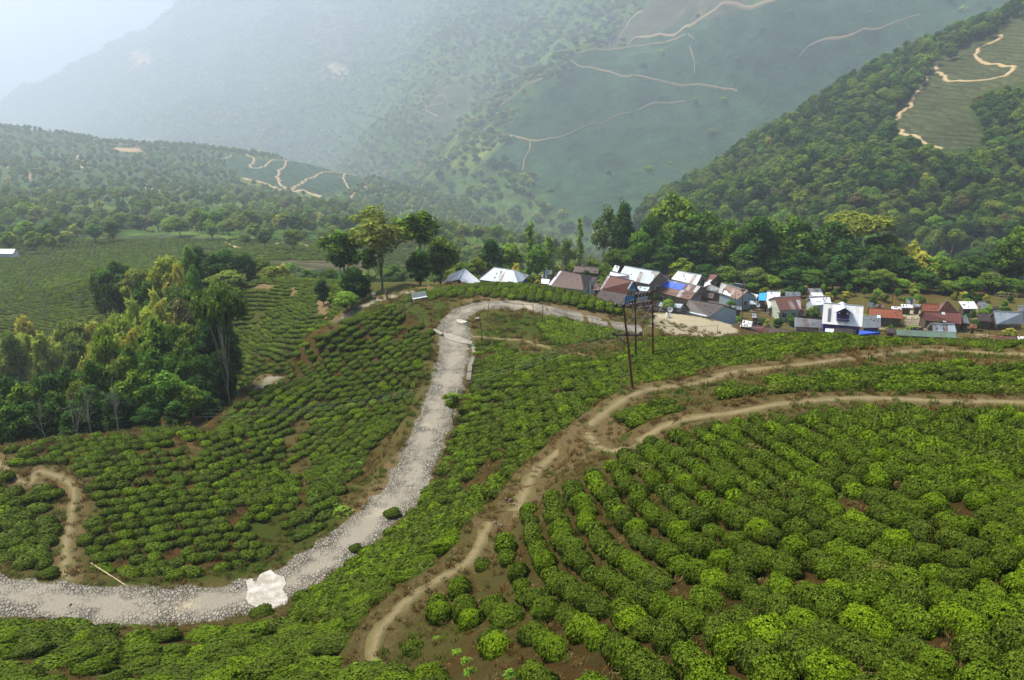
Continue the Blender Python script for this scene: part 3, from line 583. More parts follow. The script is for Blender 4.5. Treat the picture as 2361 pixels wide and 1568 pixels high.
BARE = [[(960,1440),(1070,1425),(1120,1440),(1130,1490),(1200,1500),(1240,1540),(1200,1568),(1100,1600),(960,1530)], [(1290,1480),(1400,1500),(1430,1520),(1340,1560),(1260,1545)],
        [(1490,1500),(1580,1470),(1590,1540),(1500,1568)], [(1185,1400),(1225,1380),(1235,1450),(1200,1470)], [(1090,1310),(1130,1310),(1130,1360),(1095,1360)],
        [(1060,1115),(1120,1060),(1180,1040),(1170,1070),(1110,1110),(1020,1180)], [(800,1110),(850,1050),(990,930),(1000,1000),(940,1100),(840,1180),(790,1200)], [(640,1020),(700,950),(720,970),(660,1060)],
        [(670,1080),(720,1030),(730,1060),(690,1110)], [(940,690),(1040,690),(1000,760),(950,735),(930,715)], [(385,1000),(470,1015),(460,1045),(390,1035)], [(120,1500),(160,1490),(180,1530),(120,1530)], [(400,1470),(480,1460),(480,1490),(410,1500)],
        [(760,1500),(860,1490),(830,1530),(780,1540)], [(700,1420),(740,1410),(760,1450),(710,1460)], [(630,1230),(680,1200),(640,1310),(600,1310)], [(570,1340),(660,1320),(680,1400),(600,1440),(560,1420)],
        [(590,650),(640,655),(615,670),(575,662)], [(726,690),(765,690),(760,740),(730,715)], [(668,660),(690,662),(680,690),(668,684)], [(590,735),(602,735),(606,790),(596,790)], [(1090,690),(1210,692),(1180,780),(1080,790)]]
ptsL = []
for pl in PLOTS:
    rs = np.random.RandomState(300+pl['g']); (a0, a1) = pl['a']; A = N.at(*a0); B = N.at(*a1); ang = math.atan2(B.y-A.y, B.x-A.x)
    ca, sa = math.cos(ang), math.sin(ang); y0, y1 = pl['y']; R = 130; s0, s1 = pl['s']
    gi, gj = np.meshgrid(np.arange(-R/s0, R/s0), np.arange(-R/s1, R/s1)); gi = gi+.5*(np.floor(gj) % 2)
    ox, oy = (A.x+B.x)/2, (A.y+B.y)/2
    u = gi*s0+rs.uniform(-1, 1, gi.shape)*pl['jit']*1.3*s0; v = gj*s1+rs.uniform(-1, 1, gi.shape)*pl['jit']*s1
    v += 1.2*np.sin(u*.07+pl['g'])+.4*np.sin(u*.31)
    x = ox+u*ca-v*sa; y = oy+u*sa+v*ca; m = (y > y0) & (y < y1) & (x > N.x0+1) & (x < 160); x = x[m]; y = y[m]
    z = N.z(x, y); px, py = proj(x, y, z+.4); jx = rs.uniform(-6, 6, x.shape)
    k = inpoly(px+jx, py+jx*.3, pl['poly']) & (pdg.z(x, y) > 0) & (rs.rand(len(x)) > pl['drop'])
    for b in BARE: k &= ~inpoly(px, py, b)
    k &= ~((fbm(x*.16, y*.16, 3, 77) > (.68 if pl['g'] else .74)) & (rs.rand(len(x)) > .35))
    x, y, z = x[k], y[k], z[k]; n = len(x); sx, sy, sh = pl['sz']
    e = .5; gx = (N.z(x+e, y)-N.z(x-e, y)); gy = (N.z(x, y+e)-N.z(x, y-e))
    sc = .90+.22*rs.rand(n); yaw = ang+rs.normal(0, .22, n)
    ptsL.append(np.c_[x, y, z-.06, sx*sc*rs.uniform(.85, 1.2, n), sy*sc*rs.uniform(.85, 1.12, n), sh*sc*rs.uniform(.85, 1.15, n), np.arctan(-gx)*0, np.arctan(gy)*0, yaw, rs.randint(0, NB, n), np.full(n, pl['g'])])
TB = np.vstack(ptsL)
# thin the scattered bushes low on our slope, keep the rest
tb_px, tb_py = proj(TB[:, 0], TB[:, 1], TB[:, 2]+.5)
fr = (tb_px > -25) & (tb_px < 2385) & (tb_py > 0) & (tb_py < 1600)
dist = np.where(fr, np.linalg.norm(TB[:, :3], axis=1)/(TB[:, 3]*TB[:, 5])**.5, 1e9)
# bushes whose tops nothing hides, nearest first, become single objects
order = np.argsort(dist)[:300]; single = np.zeros(len(TB), bool); single[order] = True
PLACE = {0: ('rounded green tea bush with loose leaves on the near slope right of the footpath', 'tea bushes on the near slope'), 1: ('tea bush on the narrow terrace between the two dirt paths', 'tea bushes on the terrace'),
         2: ('clipped tea bush on the slope between the cobbled road and the dirt path', 'tea bushes between road and path'), 3: ('low tea bush on the bank below the lower bend of the cobbled road', 'tea bushes below the road'),
         4: ('tea bush in the plot beyond the small path at the far left', 'tea bushes left of the small path'), 5: ('tea bush in the flat field above the road bend', 'tea bushes in the flat field')}
SPECIAL = [((188, 1485), 'bright yellow-green tea bush alone among darker ones below the road', 1.0), ((115, 1330), 'round tea bush standing alone at the foot of the small path', .5), ((1440, 968), 'solitary round tea bush where the two dirt paths split', .55),
           ((820, 1270), 'small dull grey-green bush at the road edge above the dirt bank', .05), ((1172, 1440), 'tall shaggy tea bush with dark base on the rusty bare slope', .3), ((905, 1190), 'dark rounded tea bush overhanging the inner road edge', .4), ((605, 1420), 'small tea bush at the corner of the white concrete patch', .45)]
def add_bush(me, x, y, z, s, yaw, label, group):
    o = bpy.data.objects.new('tea_bush', me); C.objects.link(o); o.location = (x, y, z); o.scale = s; o.rotation_euler = (0, 0, yaw)
    tag(o, label, 'tea bush', group); return o
for i in order:
    r = TB[i]; L, G = PLACE.get(int(r[10]), PLACE[2]); add_bush(near_me[int(r[9])], *r[:3], tuple(r[3:6]), r[8], L, G)
for (p, L, k) in SPECIAL:
    w = N.at(*p); add_bush(near_me[3], w.x, w.y, w.z-.05, (1.3, 1.05, .95) if k != .05 else (.9, .8, .8), .3, L, None)
# ---- geometry-nodes scatter for what nobody could count
def scatter(name, P, protos, mat=None, label=None, jitter=None):
    """P: x y z sx sy sz rx ry rz index ; protos: meshes already used by real objects"""
    me = bpy.data.meshes.new(name); me.vertices.add(len(P)); me.vertices.foreach_set('co', P[:, :3].astype(np.float32).ravel())
    attr(me, 'scl', P[:, 3:6], 'POINT', 'FLOAT_VECTOR'); attr(me, 'rot', P[:, 6:9], 'POINT', 'FLOAT_VECTOR'); attr(me, 'idx', P[:, 9], 'POINT', 'INT')
    o = link(name, me); g = bpy.data.node_groups.new(name, 'GeometryNodeTree')
    g.interface.new_socket('Geometry', in_out='INPUT', socket_type='NodeSocketGeometry'); g.interface.new_socket('Geometry', in_out='OUTPUT', socket_type='NodeSocketGeometry')
    gi = g.nodes.new('NodeGroupInput'); go = g.nodes.new('NodeGroupOutput'); ip = g.nodes.new('GeometryNodeInstanceOnPoints'); j = g.nodes.new('GeometryNodeJoinGeometry')
    mp = g.nodes.new('GeometryNodeMeshToPoints'); g.links.new(gi.outputs[0], mp.inputs[0]); g.links.new(mp.outputs[0], ip.inputs['Points'])
    for ob in protos[::-1]:
        oi = g.nodes.new('GeometryNodeObjectInfo'); oi.transform_space = 'ORIGINAL'; oi.inputs['Object'].default_value = ob; oi.inputs['As Instance'].default_value = True
        g.links.new(oi.outputs['Geometry'], j.inputs[0])
    g.links.new(j.outputs[0], ip.inputs['Instance']); ip.inputs['Pick Instance'].default_value = True
    for nm, ty, so in (('scl', 'FLOAT_VECTOR', 'Scale'), ('rot', 'FLOAT_VECTOR', 'Rotation'), ('idx', 'INT', 'Instance Index')):
        a = g.nodes.new('GeometryNodeInputNamedAttribute'); a.data_type = ty; a.inputs[0].default_value = nm; g.links.new(a.outputs[0], ip.inputs[so])
    g.links.new(ip.outputs[0], go.inputs[0]); md = o.modifiers.new('scatter', 'NODES'); md.node_group = g
    o['kind'] = 'stuff'
    if label: o['label'] = label
    return o
# the far clumps: first one of each variant is a real bush on the ridge, the others are scattered
rest = TB[~single]
protos = []
for i in range(NB):
    k = np.where(rest[:, 9] == i)[0]; k = k[np.argmin(np.abs(rest[k, 1]-40))]; r = rest[k]
    L, G = PLACE.get(int(r[10]), ('tea bush on the slope of the spur', 'tea bushes on the spur')); o = add_bush(far_me[i], *r[:3], tuple(r[3:6]), r[8], L, G); protos.append(o); rest = np.delete(rest, k, 0)
nearR = rest[:, 1] < 0
scatter('tea_bushes', rest, protos, label='dense rows of clipped green tea bushes covering the slopes')
# tea fields on the hillside beyond the gully
rs = np.random.RandomState(5)
xs, ys = np.meshgrid(np.arange(-330, 60, 1.7), np.arange(114, 440, 1.9)); xs = xs+rs.uniform(-.4, .4, xs.shape)+.85*(np.round(ys/1.9) % 2); ys = ys+rs.uniform(-.3, .3, ys.shape)
xs, ys = xs.ravel(), ys.ravel(); zs = Msh.z(xs, ys); px, py = proj(xs, ys, zs)
k = (px > -60) & (px < 620) & (py > 575) & (zs > N.z(xs, ys)-1.5*(Msh.inside(xs, ys)*0+1)+0*xs) if False else (px > -60) & (px < 980) & (py > 552) & ((px < 640) | (ys > 190)) & ~(inpoly(px, py, [(380,600),(860,600),(860,660),(640,650),(540,660),(380,650)]) & (ys > 130) & (ys < 300)) & ((px < 480) | (rs.rand(*px.shape) < .75)) & ~((xs > -118) & (xs < 164) & (ys < 186) & (N.z(xs, ys) > zs))
k &= (fbm(xs*.05, ys*.05, 3, 8) < .78)
xs, ys, zs = xs[k], ys[k], zs[k]; n = len(xs)
fieldP = np.c_[xs, ys, zs-.1, rs.uniform(1.7, 2.3, n), rs.uniform(1.3, 1.6, n), rs.uniform(1., 1.3, n), np.zeros((n, 2)), rs.uniform(-.4, .4, n), rs.randint(0, NB, n)]
scatter('tea_field', fieldP, protos, label='hazy green tea fields on the hillside beyond the gully')
print('bushes', len(TB), 'field', n)

# ---- grass on banks and verges
def tuft(seed, n, h, spread, mat):
    rs = np.random.RandomState(seed); V = []; F = []
    for i in range(n):
        a = rs.uniform(0, 6.28); r = rs.uniform(0, spread); p = np.array([r*math.cos(a), r*math.sin(a), -.02]); b = rs.uniform(0, 6.28); hh = h*rs.uniform(.5, 1.1); l = np.array([math.cos(b), math.sin(b), 0])*hh*rs.uniform(.2, .9); w = np.array([-math.sin(b), math.cos(b), 0])*rs.uniform(.008, .018)
        k = len(V); V += [p-w, p+w, p+l*.4+w*.8+[0, 0, hh*.7], p+l*.4-w*.8+[0, 0, hh*.7]]; F.append((k, k+1, k+2, k+3)); V += [p+l+[0, 0, hh]+w*.1, p+l+[0, 0, hh*.98]]; F.append((k+3, k+2, k+4, k+5))
    me = mesh_np('grass_tuft', np.array(V), np.array(F)); me.materials.append(mat); attr(me, 'v', rs.rand(len(V))); return me
GR = leaf_mat('grass_blades', [(0, (.13, .085, .03)), (.3, (.16, .125, .04)), (.5, (.10, .11, .025)), (.75, (.075, .13, .018)), (1, (.11, .19, .02))], .5, .2)
GD = leaf_mat('grass_dry', [(0, (.12, .065, .022)), (.4, (.17, .11, .04)), (.8, (.22, .18, .08)), (1, (.10, .12, .03))], .5, .2)
tm = [tuft(1, 34, .26, .20, GR), tuft(2, 30, .20, .26, GR), tuft(3, 34, .24, .22, GD), tuft(4, 40, .14, .28, GD)]
rs = np.random.RandomState(9); n = 90000; x = rs.uniform(-75, 60, n); y = rs.uniform(11, 112, n); z = N.z(x, y); px, py = proj(x, y, z)
dd = pdg.z(x, y); k = (px > -20) & (px < 2385) & (py < 1600) & (rs.rand(n) < np.clip(30/np.hypot(x, y), .12, .9)**1.2)
on = np.full(n, 9.)
for d in (road, vroad, lpath, upath, dpath, rpath, gpath): on = np.minimum(on, dist_to(d['P'], x, y)-d['w']/2)
k &= (on > -.25) & ((on > .1) | (rs.rand(n) < .5)); k &= rs.rand(n) < np.where(on < 3, 1, .55)
x, y, z = x[k], y[k], z[k]; n = len(x); dryness = fbm(x*.3, y*.3, 3, 61)
idx = np.where(rs.rand(n) < sstep(.35, .6, dryness), rs.randint(2, 4, n), rs.randint(0, 2, n)); s_ = rs.uniform(.6, 1.5, n)*np.clip(np.hypot(x, y)/45, .8, 1.6)
tp = []
for i, mm in enumerate(tm):
    o = bpy.data.objects.new('grass_tuft', mm); C.objects.link(o); o.location = (x[i], y[i], z[i]); o['kind'] = 'stuff'; tp.append(o)
scatter('grass', np.c_[x, y, z, s_, s_, s_*rs.uniform(.7, 1.2, n), np.zeros((n, 2)), rs.uniform(0, 6.28, n), idx], tp, label='dry and green grass on the banks and path verges')
print('tufts', n)
# ---------------------------------------------------------------- trees
BARK = plain('bark_grey', (.17, .145, .11), .9, .1, scale=1.5); BARKD = plain('bark_dark', (.06, .05, .04), .9, .1, scale=1.5); BARKP = plain('bark_pale', (.24, .215, .175), .85, .1, scale=2)
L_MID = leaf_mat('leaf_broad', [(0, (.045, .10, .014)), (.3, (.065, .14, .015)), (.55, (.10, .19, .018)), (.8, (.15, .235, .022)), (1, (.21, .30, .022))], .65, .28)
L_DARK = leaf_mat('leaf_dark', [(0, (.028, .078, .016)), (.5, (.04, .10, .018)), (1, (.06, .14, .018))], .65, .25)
L_LIGHT = leaf_mat('leaf_light', [(0, (.10, .22, .03)), (.5, (.16, .30, .03)), (1, (.20, .32, .045))], .5, .3)
L_YEL = leaf_mat('leaf_bamboo', [(0, (.22, .30, .04)), (.5, (.33, .36, .05)), (1, (.42, .38, .07))], .5, .3)
L_RUST = leaf_mat('leaf_rusty', [(0, (.11, .12, .035)), (1, (.15, .125, .05))], .5, .2)
L_OLIVE = leaf_mat('leaf_olive', [(0, (.09, .155, .022)), (.5, (.13, .20, .026)), (1, (.18, .22, .03))], .55, .25)
INNER = plain('crown_inside', (.018, .040, .010), .95, .02)  # added dark filler: makes crowns opaque, its colour painting in their inner shade
IV1, IF1 = ico(1)
def crown_mesh(name, blobs, leaf, nper, mat, seed, droop=.0, core=.62, aspect=1.7):
    """blobs: (x, y, z, r, rz) leaf clumps"""
    rs = np.random.RandomState(seed); P = []; Nn = []; vals = []; cv = []; cf = []
    zmin = min(b[2] for b in blobs); zmax = max(b[2] for b in blobs)+.01
    for bi, (x, y, z, r, rz) in enumerate(blobs):
        n = max(12, int(nper*(r*r*(rz/r+.5)/1.5))); u = rs.normal(0, 1, (n, 3)); u /= np.linalg.norm(u, axis=1)[:, None]
        rad = (.72+.38*rs.rand(n))*(1+.25*(fbm(u[:, 0]*2+bi, u[:, 1]*2+u[:, 2], 2, seed)-.5)*2)
        p = u*rad[:, None]*np.array([r, r, rz])+np.array([x, y, z]); p[:, 2] -= droop*r*rs.rand(n)
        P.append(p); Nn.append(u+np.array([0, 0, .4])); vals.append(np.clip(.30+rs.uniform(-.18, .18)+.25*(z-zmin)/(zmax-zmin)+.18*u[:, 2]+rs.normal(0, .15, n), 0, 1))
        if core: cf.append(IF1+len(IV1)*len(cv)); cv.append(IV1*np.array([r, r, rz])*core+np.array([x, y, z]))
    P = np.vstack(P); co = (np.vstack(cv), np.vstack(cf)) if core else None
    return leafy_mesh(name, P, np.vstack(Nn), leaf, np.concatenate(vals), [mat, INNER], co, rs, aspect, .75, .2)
def limbs(mb, base, blobs, r0, rs, top=None, n=7, bend=.5, frac=.75):
    """trunk from base towards the crown with limbs to the larger clumps"""
    base = Vector(base); c = Vector((sum(b[0] for b in blobs)/len(blobs), sum(b[1] for b in blobs)/len(blobs), max(b[2] for b in blobs)))
    top = Vector(top) if top is not None else Vector((c.x, c.y, base.z+(c.z-base.z)*frac)); pts = []
    for i in range(n+1):
        t = i/n; p = base.lerp(top, t); w = bend*math.sin(t*math.pi); p += Vector((w*rs.uniform(-.3, 1)*.5, w*rs.uniform(-.5, .5), 0)); pts.append(p)
    mb.tube(pts, [r0*(1-.62*i/n) for i in range(n+1)], 7)
    sel = sorted(blobs, key=lambda b: -b[3])[:max(5, len(blobs)//3)]
    for b in sel:
        q = Vector(b[:3]); k = min(n, max(2, int(n*(.35+.6*rs.rand())))); s = pts[k]
        if q.z < s.z: k = max(1, k-2); s = pts[k]
        m = s.lerp(q, .5)+Vector((0, 0, .12*(q-s).length)); mb.tube([s, m, q], [r0*(1-.62*k/n)*.45, r0*.22, r0*.08], 5)
def blobs_dome(W, H, z0, n, rs, rf=.17, shape=1., hollow=.35):
    """clumps over a crown W wide from z0 to H"""
    out = []; h = (H-z0)
    for i in range(n):
        for _ in range(50):
            u = rs.uniform(-1, 1, 3); d = np.linalg.norm(u)
            if hollow < d < 1: break
        t = (u[2]+1)/2; prof = (math.sin(math.pi*min(1, (.12+.88*t)**shape)))**.5 if shape else 1
        r = W*rf*rs.uniform(.7, 1.25); out.append((u[0]*(W/2-r*.7)*max(.35, prof), u[1]*(W/2-r*.7)*max(.35, prof), z0+r*.6+t*(h-r*1.3), r, r*rs.uniform(.6, .85)))
    return out
def make_tree(kind, seed, name=None, mat=None):
    rs = np.random.RandomState(seed); mb = MB(); bark = BARK; leaf = .36; nper = 95; droop = 0; core = .62; asp = 1.7
    if kind == 'broad': H, Wd = 12, 8; bl = blobs_dome(Wd, H, 3.2, 46, rs, .15); mat = mat or L_MID; nm = 'broadleaf_tree'
    elif kind == 'dark': H, Wd = 13, 8; bl = blobs_dome(Wd, H, 2.0, 52, rs, .15, .9); mat = mat or L_DARK; nm = 'broadleaf_tree'; bark = BARKD
    elif kind == 'tall': H, Wd = 15, 6; bl = blobs_dome(Wd, H, 7.0, 24, rs, .17); mat = mat or L_MID; nm = 'tall_tree'; bark = BARKP
    elif kind == 'flat': H, Wd = 13, 11; bl = blobs_dome(Wd, H, 9.6, 40, rs, .12, 1.2, .2); mat = mat or L_OLIVE; nm = 'spreading_tree'; bark = BARKP; leaf = .33
    elif kind == 'narrow':
        H, Wd = 13, 2.6; bl = [(rs.uniform(-.45, .45), rs.uniform(-.45, .45), z, .85*rs.uniform(.7, 1.2)*(1.1-.5*z/13), .8) for z in np.linspace(3, 12.3, 17)]; mat = mat or L_LIGHT; nm = 'columnar_tree'; leaf = .3; core = .5
    elif kind == 'airy': H, Wd = 14, 9; bl = blobs_dome(Wd, H, 5.5, 26, rs, .13, 1.0, .3); mat = mat or L_OLIVE; nm = 'airy_tree'; core = 0; nper = 75; leaf = .33; bark = BARK
    elif kind == 'bamboo':
        H, Wd = 9, 8; bl = []; nm = 'bamboo_clump'; mat = mat or L_YEL; leaf = .42; core = .3; asp = 2.6; droop = .5; bark = plain('bamboo_cane', (.22, .22, .08)) if 'bamboo_cane' not in M else M['bamboo_cane']
        for i in range(30):
            a = rs.uniform(0, 6.28); R = rs.uniform(.3, 3.4); z = 8.2-R*1.25*rs.uniform(.5, 1.2)-rs.uniform(0, 2.6); bl.append((R*math.cos(a), R*math.sin(a), max(1., z), rs.uniform(.55, 1.0), rs.uniform(.8, 1.3)))
    elif kind == 'bare': H, Wd = 11, 6; bl = []; nm = 'bare_tree'; bark = BARKP
    root = empty(nm, (0, 0, 0))
    if kind == 'bare':
        def br(p, d, L, r, lv):
            q = p+d*L; m = p.lerp(q, .5)+Vector(rs.normal(0, L*.05, 3)); mb.tube([p, m, q], [r, r*.8, r*.6], 5 if lv else 7, cap=False)
            if lv < 4:
                for _ in range(3 if lv < 3 else 2):
                    dd = (d+Vector(rs.normal(0, .45, 3))+Vector((0, 0, .18))).normalized(); br(q if rs.rand() < .6 else m, dd, L*rs.uniform(.55, .8), r*.55, lv+1)
        br(Vector((0, 0, 0)), Vector((.08, 0, 1)).normalized(), 4.2, .16, 0)
        mb.build('trunk', bark, root, smooth=True)
    elif kind == 'bamboo':
        for i in range(16):
            b = bl[i]; mb.tube([(b[0]*.12, b[1]*.12, 0), (b[0]*.3, b[1]*.3, b[2]*.6), (b[0]*.8, b[1]*.8, b[2])], [.06, .05, .03], 4)
        mb.build('trunk', bark, root, smooth=True)
    else:
        limbs(mb, (0, 0, -.6), bl, {'flat': .2, 'airy': .15, 'tall': .18}.get(kind, .24), rs, bend=.6, frac=.72 if kind != 'narrow' else .95); mb.build('trunk', bark, root, smooth=True)
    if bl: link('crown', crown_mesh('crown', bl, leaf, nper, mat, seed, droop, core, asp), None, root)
    root['H'] = float(H); root['W'] = float(Wd); root['kindof'] = kind
    return root
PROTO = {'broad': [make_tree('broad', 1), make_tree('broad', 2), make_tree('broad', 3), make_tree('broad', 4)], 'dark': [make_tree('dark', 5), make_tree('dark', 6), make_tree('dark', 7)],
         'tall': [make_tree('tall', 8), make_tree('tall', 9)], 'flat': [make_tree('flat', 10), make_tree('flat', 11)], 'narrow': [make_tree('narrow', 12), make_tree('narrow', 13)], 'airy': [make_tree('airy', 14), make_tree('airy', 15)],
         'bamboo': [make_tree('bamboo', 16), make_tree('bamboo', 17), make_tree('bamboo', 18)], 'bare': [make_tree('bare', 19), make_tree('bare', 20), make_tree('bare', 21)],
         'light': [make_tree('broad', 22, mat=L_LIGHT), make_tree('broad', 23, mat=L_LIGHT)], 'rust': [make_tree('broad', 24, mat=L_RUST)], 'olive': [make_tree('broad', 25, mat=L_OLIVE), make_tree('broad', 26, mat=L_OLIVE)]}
used = set(); TREES = []; TR = random.Random(3)
CATN = {'bare': 'bare tree', 'bamboo': 'bamboo clump'}
def put_tree(kind, x, y, z, sh, sw, label, group=None, rz=None, lean=0.):
    pr = TR.choice(PROTO[kind]); o = pr if pr.name not in used else copy_tree(pr); used.add(pr.name)
    o.location = (x, y, z-.15); o.scale = (sw, sw, sh); o.rotation_euler = (0, lean, TR.uniform(0, 6.28) if rz is None else rz)
    for k in ('group',):
        if k in o: del o[k]
    tag(o, label, CATN.get(kind, 'tree'), group); TREES.append(o); return o
def tree_at(kind, bx, Y, top, wpx, label, group=None, sheet=N, hmin=0, **k):
    if sheet is N and Y > 115: Y = Y*VY(bx)
    a, b = ray(bx, top); x = float(a*Y); z0 = float(sheet.z(x, Y)); zt = float(b*Y); H = max(zt-z0, 3.); sl = math.sqrt(x*x+Y*Y+zt*zt); pr = PROTO[kind][0]
    return put_tree(kind, x, Y, z0, H/pr['H'], wpx/FP*sl/pr['W'], label, group, **k)
# the trees one can tell apart on the ridge behind the road
tree_at('airy', 868, 119, 466, 175, 'tall airy tree with wide pale green crown and leaning trunk above the road bend', rz=1.0)
tree_at('tall', 958, 121, 468, 105, 'tall tree with bare pale lower trunk and dense bright crown at the ridge')
tree_at('tall', 785, 120, 515, 110, 'slender tree with ragged dark crown, first of the tall ridge trees'); tree_at('tall', 845, 117, 560, 55, 'small tree with big drooping leaves under the tall airy tree')
tree_at('dark', 812, 112, 606, 78, 'low round dark tree standing beside the back track'); tree_at('dark', 965, 117, 572, 70, 'dense dark green tree left of the white pointed roof'); tree_at('olive', 1012, 122, 535, 100, 'yellowish green tree behind the dark tree left of the white pointed roof')
tree_at('light', 795, 108, 668, 62, 'low leafy bright green shrub tree by the track edge', ); tree_at('dark', 740, 125, 640, 40, 'small dark tree at the rim of the tea hill')
tree_at('dark', 1132, 128, 548, 74, 'rounded dark tree behind the silver hipped roof'); tree_at('light', 1178, 132, 552, 60, 'light green tree next to the rounded dark tree behind the silver roof')
tree_at('narrow', 1222, 128, 506, 34, 'narrow pointed tree with tufted top behind the silver roof'); tree_at('light', 1240, 124, 560, 52, 'bright green bushy tree below the narrow tufted one'); tree_at('narrow', 1268, 130, 540, 40, 'short narrow tree between the tufted tree and the column-like one')
tree_at('narrow', 1339, 128, 500, 20, 'thin column-like tree wrapped in climbing leaves'); tree_at('airy', 1305, 134, 545, 60, 'thin hazy tree beside the column-like one')
for (bx, Y, top, w) in [(1070, 126, 600, 60), (1100, 128, 590, 50), (1190, 126, 600, 40), (1290, 127, 610, 50), (1320, 126, 600, 46), (1365, 128, 592, 50), (1040, 126, 618, 50)]:
    tree_at(TR.choice(['bamboo', 'olive']), bx, Y, top, w, 'low yellowish clump of growth behind the village ridge roofs', 'yellowish clumps behind the first roofs')
for bx in (1055, 1085, 1118, 1150, 1205, 1300, 1352, 1250, 1380): tree_at('bare', bx, 129, 520+TR.randint(0, 70), 24, 'thin leafless stem behind the first village roofs', 'bare stems behind the first roofs')
tree_at('airy', 1398, 132, 464, 80, 'airy tree with open crown at the left end of the tall village trees'); tree_at('dark', 1440, 130, 462, 66, 'dark upright tree between the airy one and the tallest tree'); tree_at('dark', 1502, 131, 478, 62, 'dark conical tree just left of the tallest village tree')
tree_at('light', 1478, 127, 520, 60, 'light green tree below the dark conical one'); tree_at('broad', 1560, 136, 428, 135, 'tallest tree of the row behind the village with lumpy bright crown')
row = [('broad', 1625, 132, 478, 110), ('dark', 1755, 130, 500, 100), ('broad', 1835, 131, 492, 110), ('dark', 1930, 131, 505, 110), ('broad', 1560, 130, 500, 110), ('broad', 2050, 131, 520, 90), ('broad', 1610, 134, 470, 90), ('dark', 1600, 128, 540, 100), ('dark', 1540, 126, 560, 90), ('broad', 1650, 130, 520, 90), ('broad', 1690, 133, 500, 90), ('dark', 1720, 127, 560, 90), ('flat', 1760, 134, 492, 120), ('dark', 1800, 128, 560, 90), ('olive', 1820, 134, 500, 100),
       ('dark', 1865, 131, 502, 46), ('dark', 1850, 126, 580, 80), ('broad', 1900, 130, 540, 90), ('flat', 1990, 133, 490, 160), ('dark', 1960, 128, 540, 110), ('broad', 2020, 127, 560, 100), ('olive', 2060, 130, 560, 70), ('dark', 2090, 126, 590, 70),
       ('bamboo', 2130, 128, 560, 90), ('bamboo', 2110, 131, 548, 70), ('broad', 2170, 127, 590, 80), ('dark', 2220, 129, 590, 80), ('broad', 2260, 127, 580, 80), ('dark', 2310, 128, 560, 90), ('broad', 2361, 126, 510, 90), ('dark', 2355, 130, 530, 80), ('broad', 1460, 127, 560, 70), ('olive', 1420, 128, 560, 60),
       ('broad', 1570, 124, 590, 70), ('dark', 1630, 123, 600, 70), ('broad', 1680, 122, 610, 60), ('olive', 1740, 123, 600, 66), ('broad', 1780, 122, 620, 60), ('dark', 1830, 122, 610, 66), ('broad', 1880, 122, 610, 70), ('dark', 1930, 122, 605, 70), ('broad', 1990, 122, 610, 80),
       ('olive', 2040, 121, 620, 66), ('light', 2080, 121, 640, 50), ('broad', 2140, 122, 625, 60), ('olive', 2190, 121, 640, 60), ('broad', 2240, 121, 632, 60), ('olive', 2290, 122, 630, 60), ('broad', 2340, 121, 640, 60), ('dark', 1500, 124, 600, 60), ('broad', 1400, 127, 590, 60)]
for k, bx, Y, top, w in row: tree_at(k, bx, Y, top+TR.randint(-8, 12), w, 'leafy tree in the dense wood right behind the village houses' if k != 'bamboo' else 'yellow bamboo plumes in the wood behind the right end of the village', 'trees of the wood behind the village' if k != 'bamboo' else 'bamboo plumes behind the village')
for bx, top in ((1715, 560), (1722, 600), (2000, 560), (1995, 610), (2105, 640), (2310, 600)): tree_at('bare', bx, 121, top, 22, 'pale leafless trunk standing before the wood behind the village', 'pale trunks before the village wood')
# low growth between and behind the houses
for i in range(260):
    bx = TR.uniform(1080, 2361); Y = (TR.uniform(101, 122) if bx > 1500 else TR.uniform(116, 124))*VY(bx)*TR.choice([1, 1, 1.12]); a, b = ray(bx, 660); x = float(a*Y); z0 = float(N.z(x, Y))
    put_tree(TR.choice(['broad', 'olive', 'light', 'bamboo', 'dark']), x, Y, z0, TR.uniform(.10, .26), TR.uniform(.16, .36), 'low garden bush growing among the village houses', 'garden bushes in the village'); TREES[-1].name = 'garden_bush'; TREES[-1]['category'] = 'shrub'
# the gully wood on the left
tree_at('flat', 485, 84, 655, 135, 'tall leaning tree with pale bare trunk and flat yellow-green crown', rz=.3, lean=.05)
gul = [('broad', 350, 92, 712, 110), ('broad', 232, 98, 722, 80), ('dark', 480, 92, 720, 90), ('broad', 395, 90, 745, 90), ('olive', 425, 94, 735, 90), ('broad', 440, 84, 790, 90), ('broad', 360, 84, 790, 110), ('broad', 300, 86, 780, 90), ('olive', 260, 84, 800, 90), ('broad', 205, 82, 812, 90),
       ('broad', 150, 84, 830, 100), ('dark', 90, 82, 850, 100), ('broad', 40, 80, 880, 100), ('dark', -5, 84, 845, 110), ('broad', 120, 76, 895, 90), ('dark', 60, 74, 920, 90), ('broad', 10, 72, 930, 90), ('dark', 200, 76, 880, 90), ('broad', 300, 78, 850, 100), ('light', 380, 79, 850, 80),
       ('broad', 340, 77, 880, 80), ('dark', 450, 82, 850, 80), ('broad', 430, 79, 880, 70), ('dark', 260, 75, 900, 80), ('olive', 175, 78, 870, 70), ('dark', 500, 88, 790, 60), ('olive', 470, 94, 700, 70), ('dark', 515, 92, 720, 60), ('broad', -40, 78, 900, 110), ('dark', 400, 76, 920, 60), ('dark', 330, 74, 930, 60), ('dark', 160, 73, 940, 70), ('dark', 470, 80, 900, 60)]
for k, bx, Y, top, w in gul: tree_at(k, bx, Y, top, w, 'leafy tree packed in the dark gully wood above the flat tea field', 'trees of the gully wood')
tree_at('olive', 415, 88, 768, 60, 'rusty orange tinted crown in the middle of the gully wood')
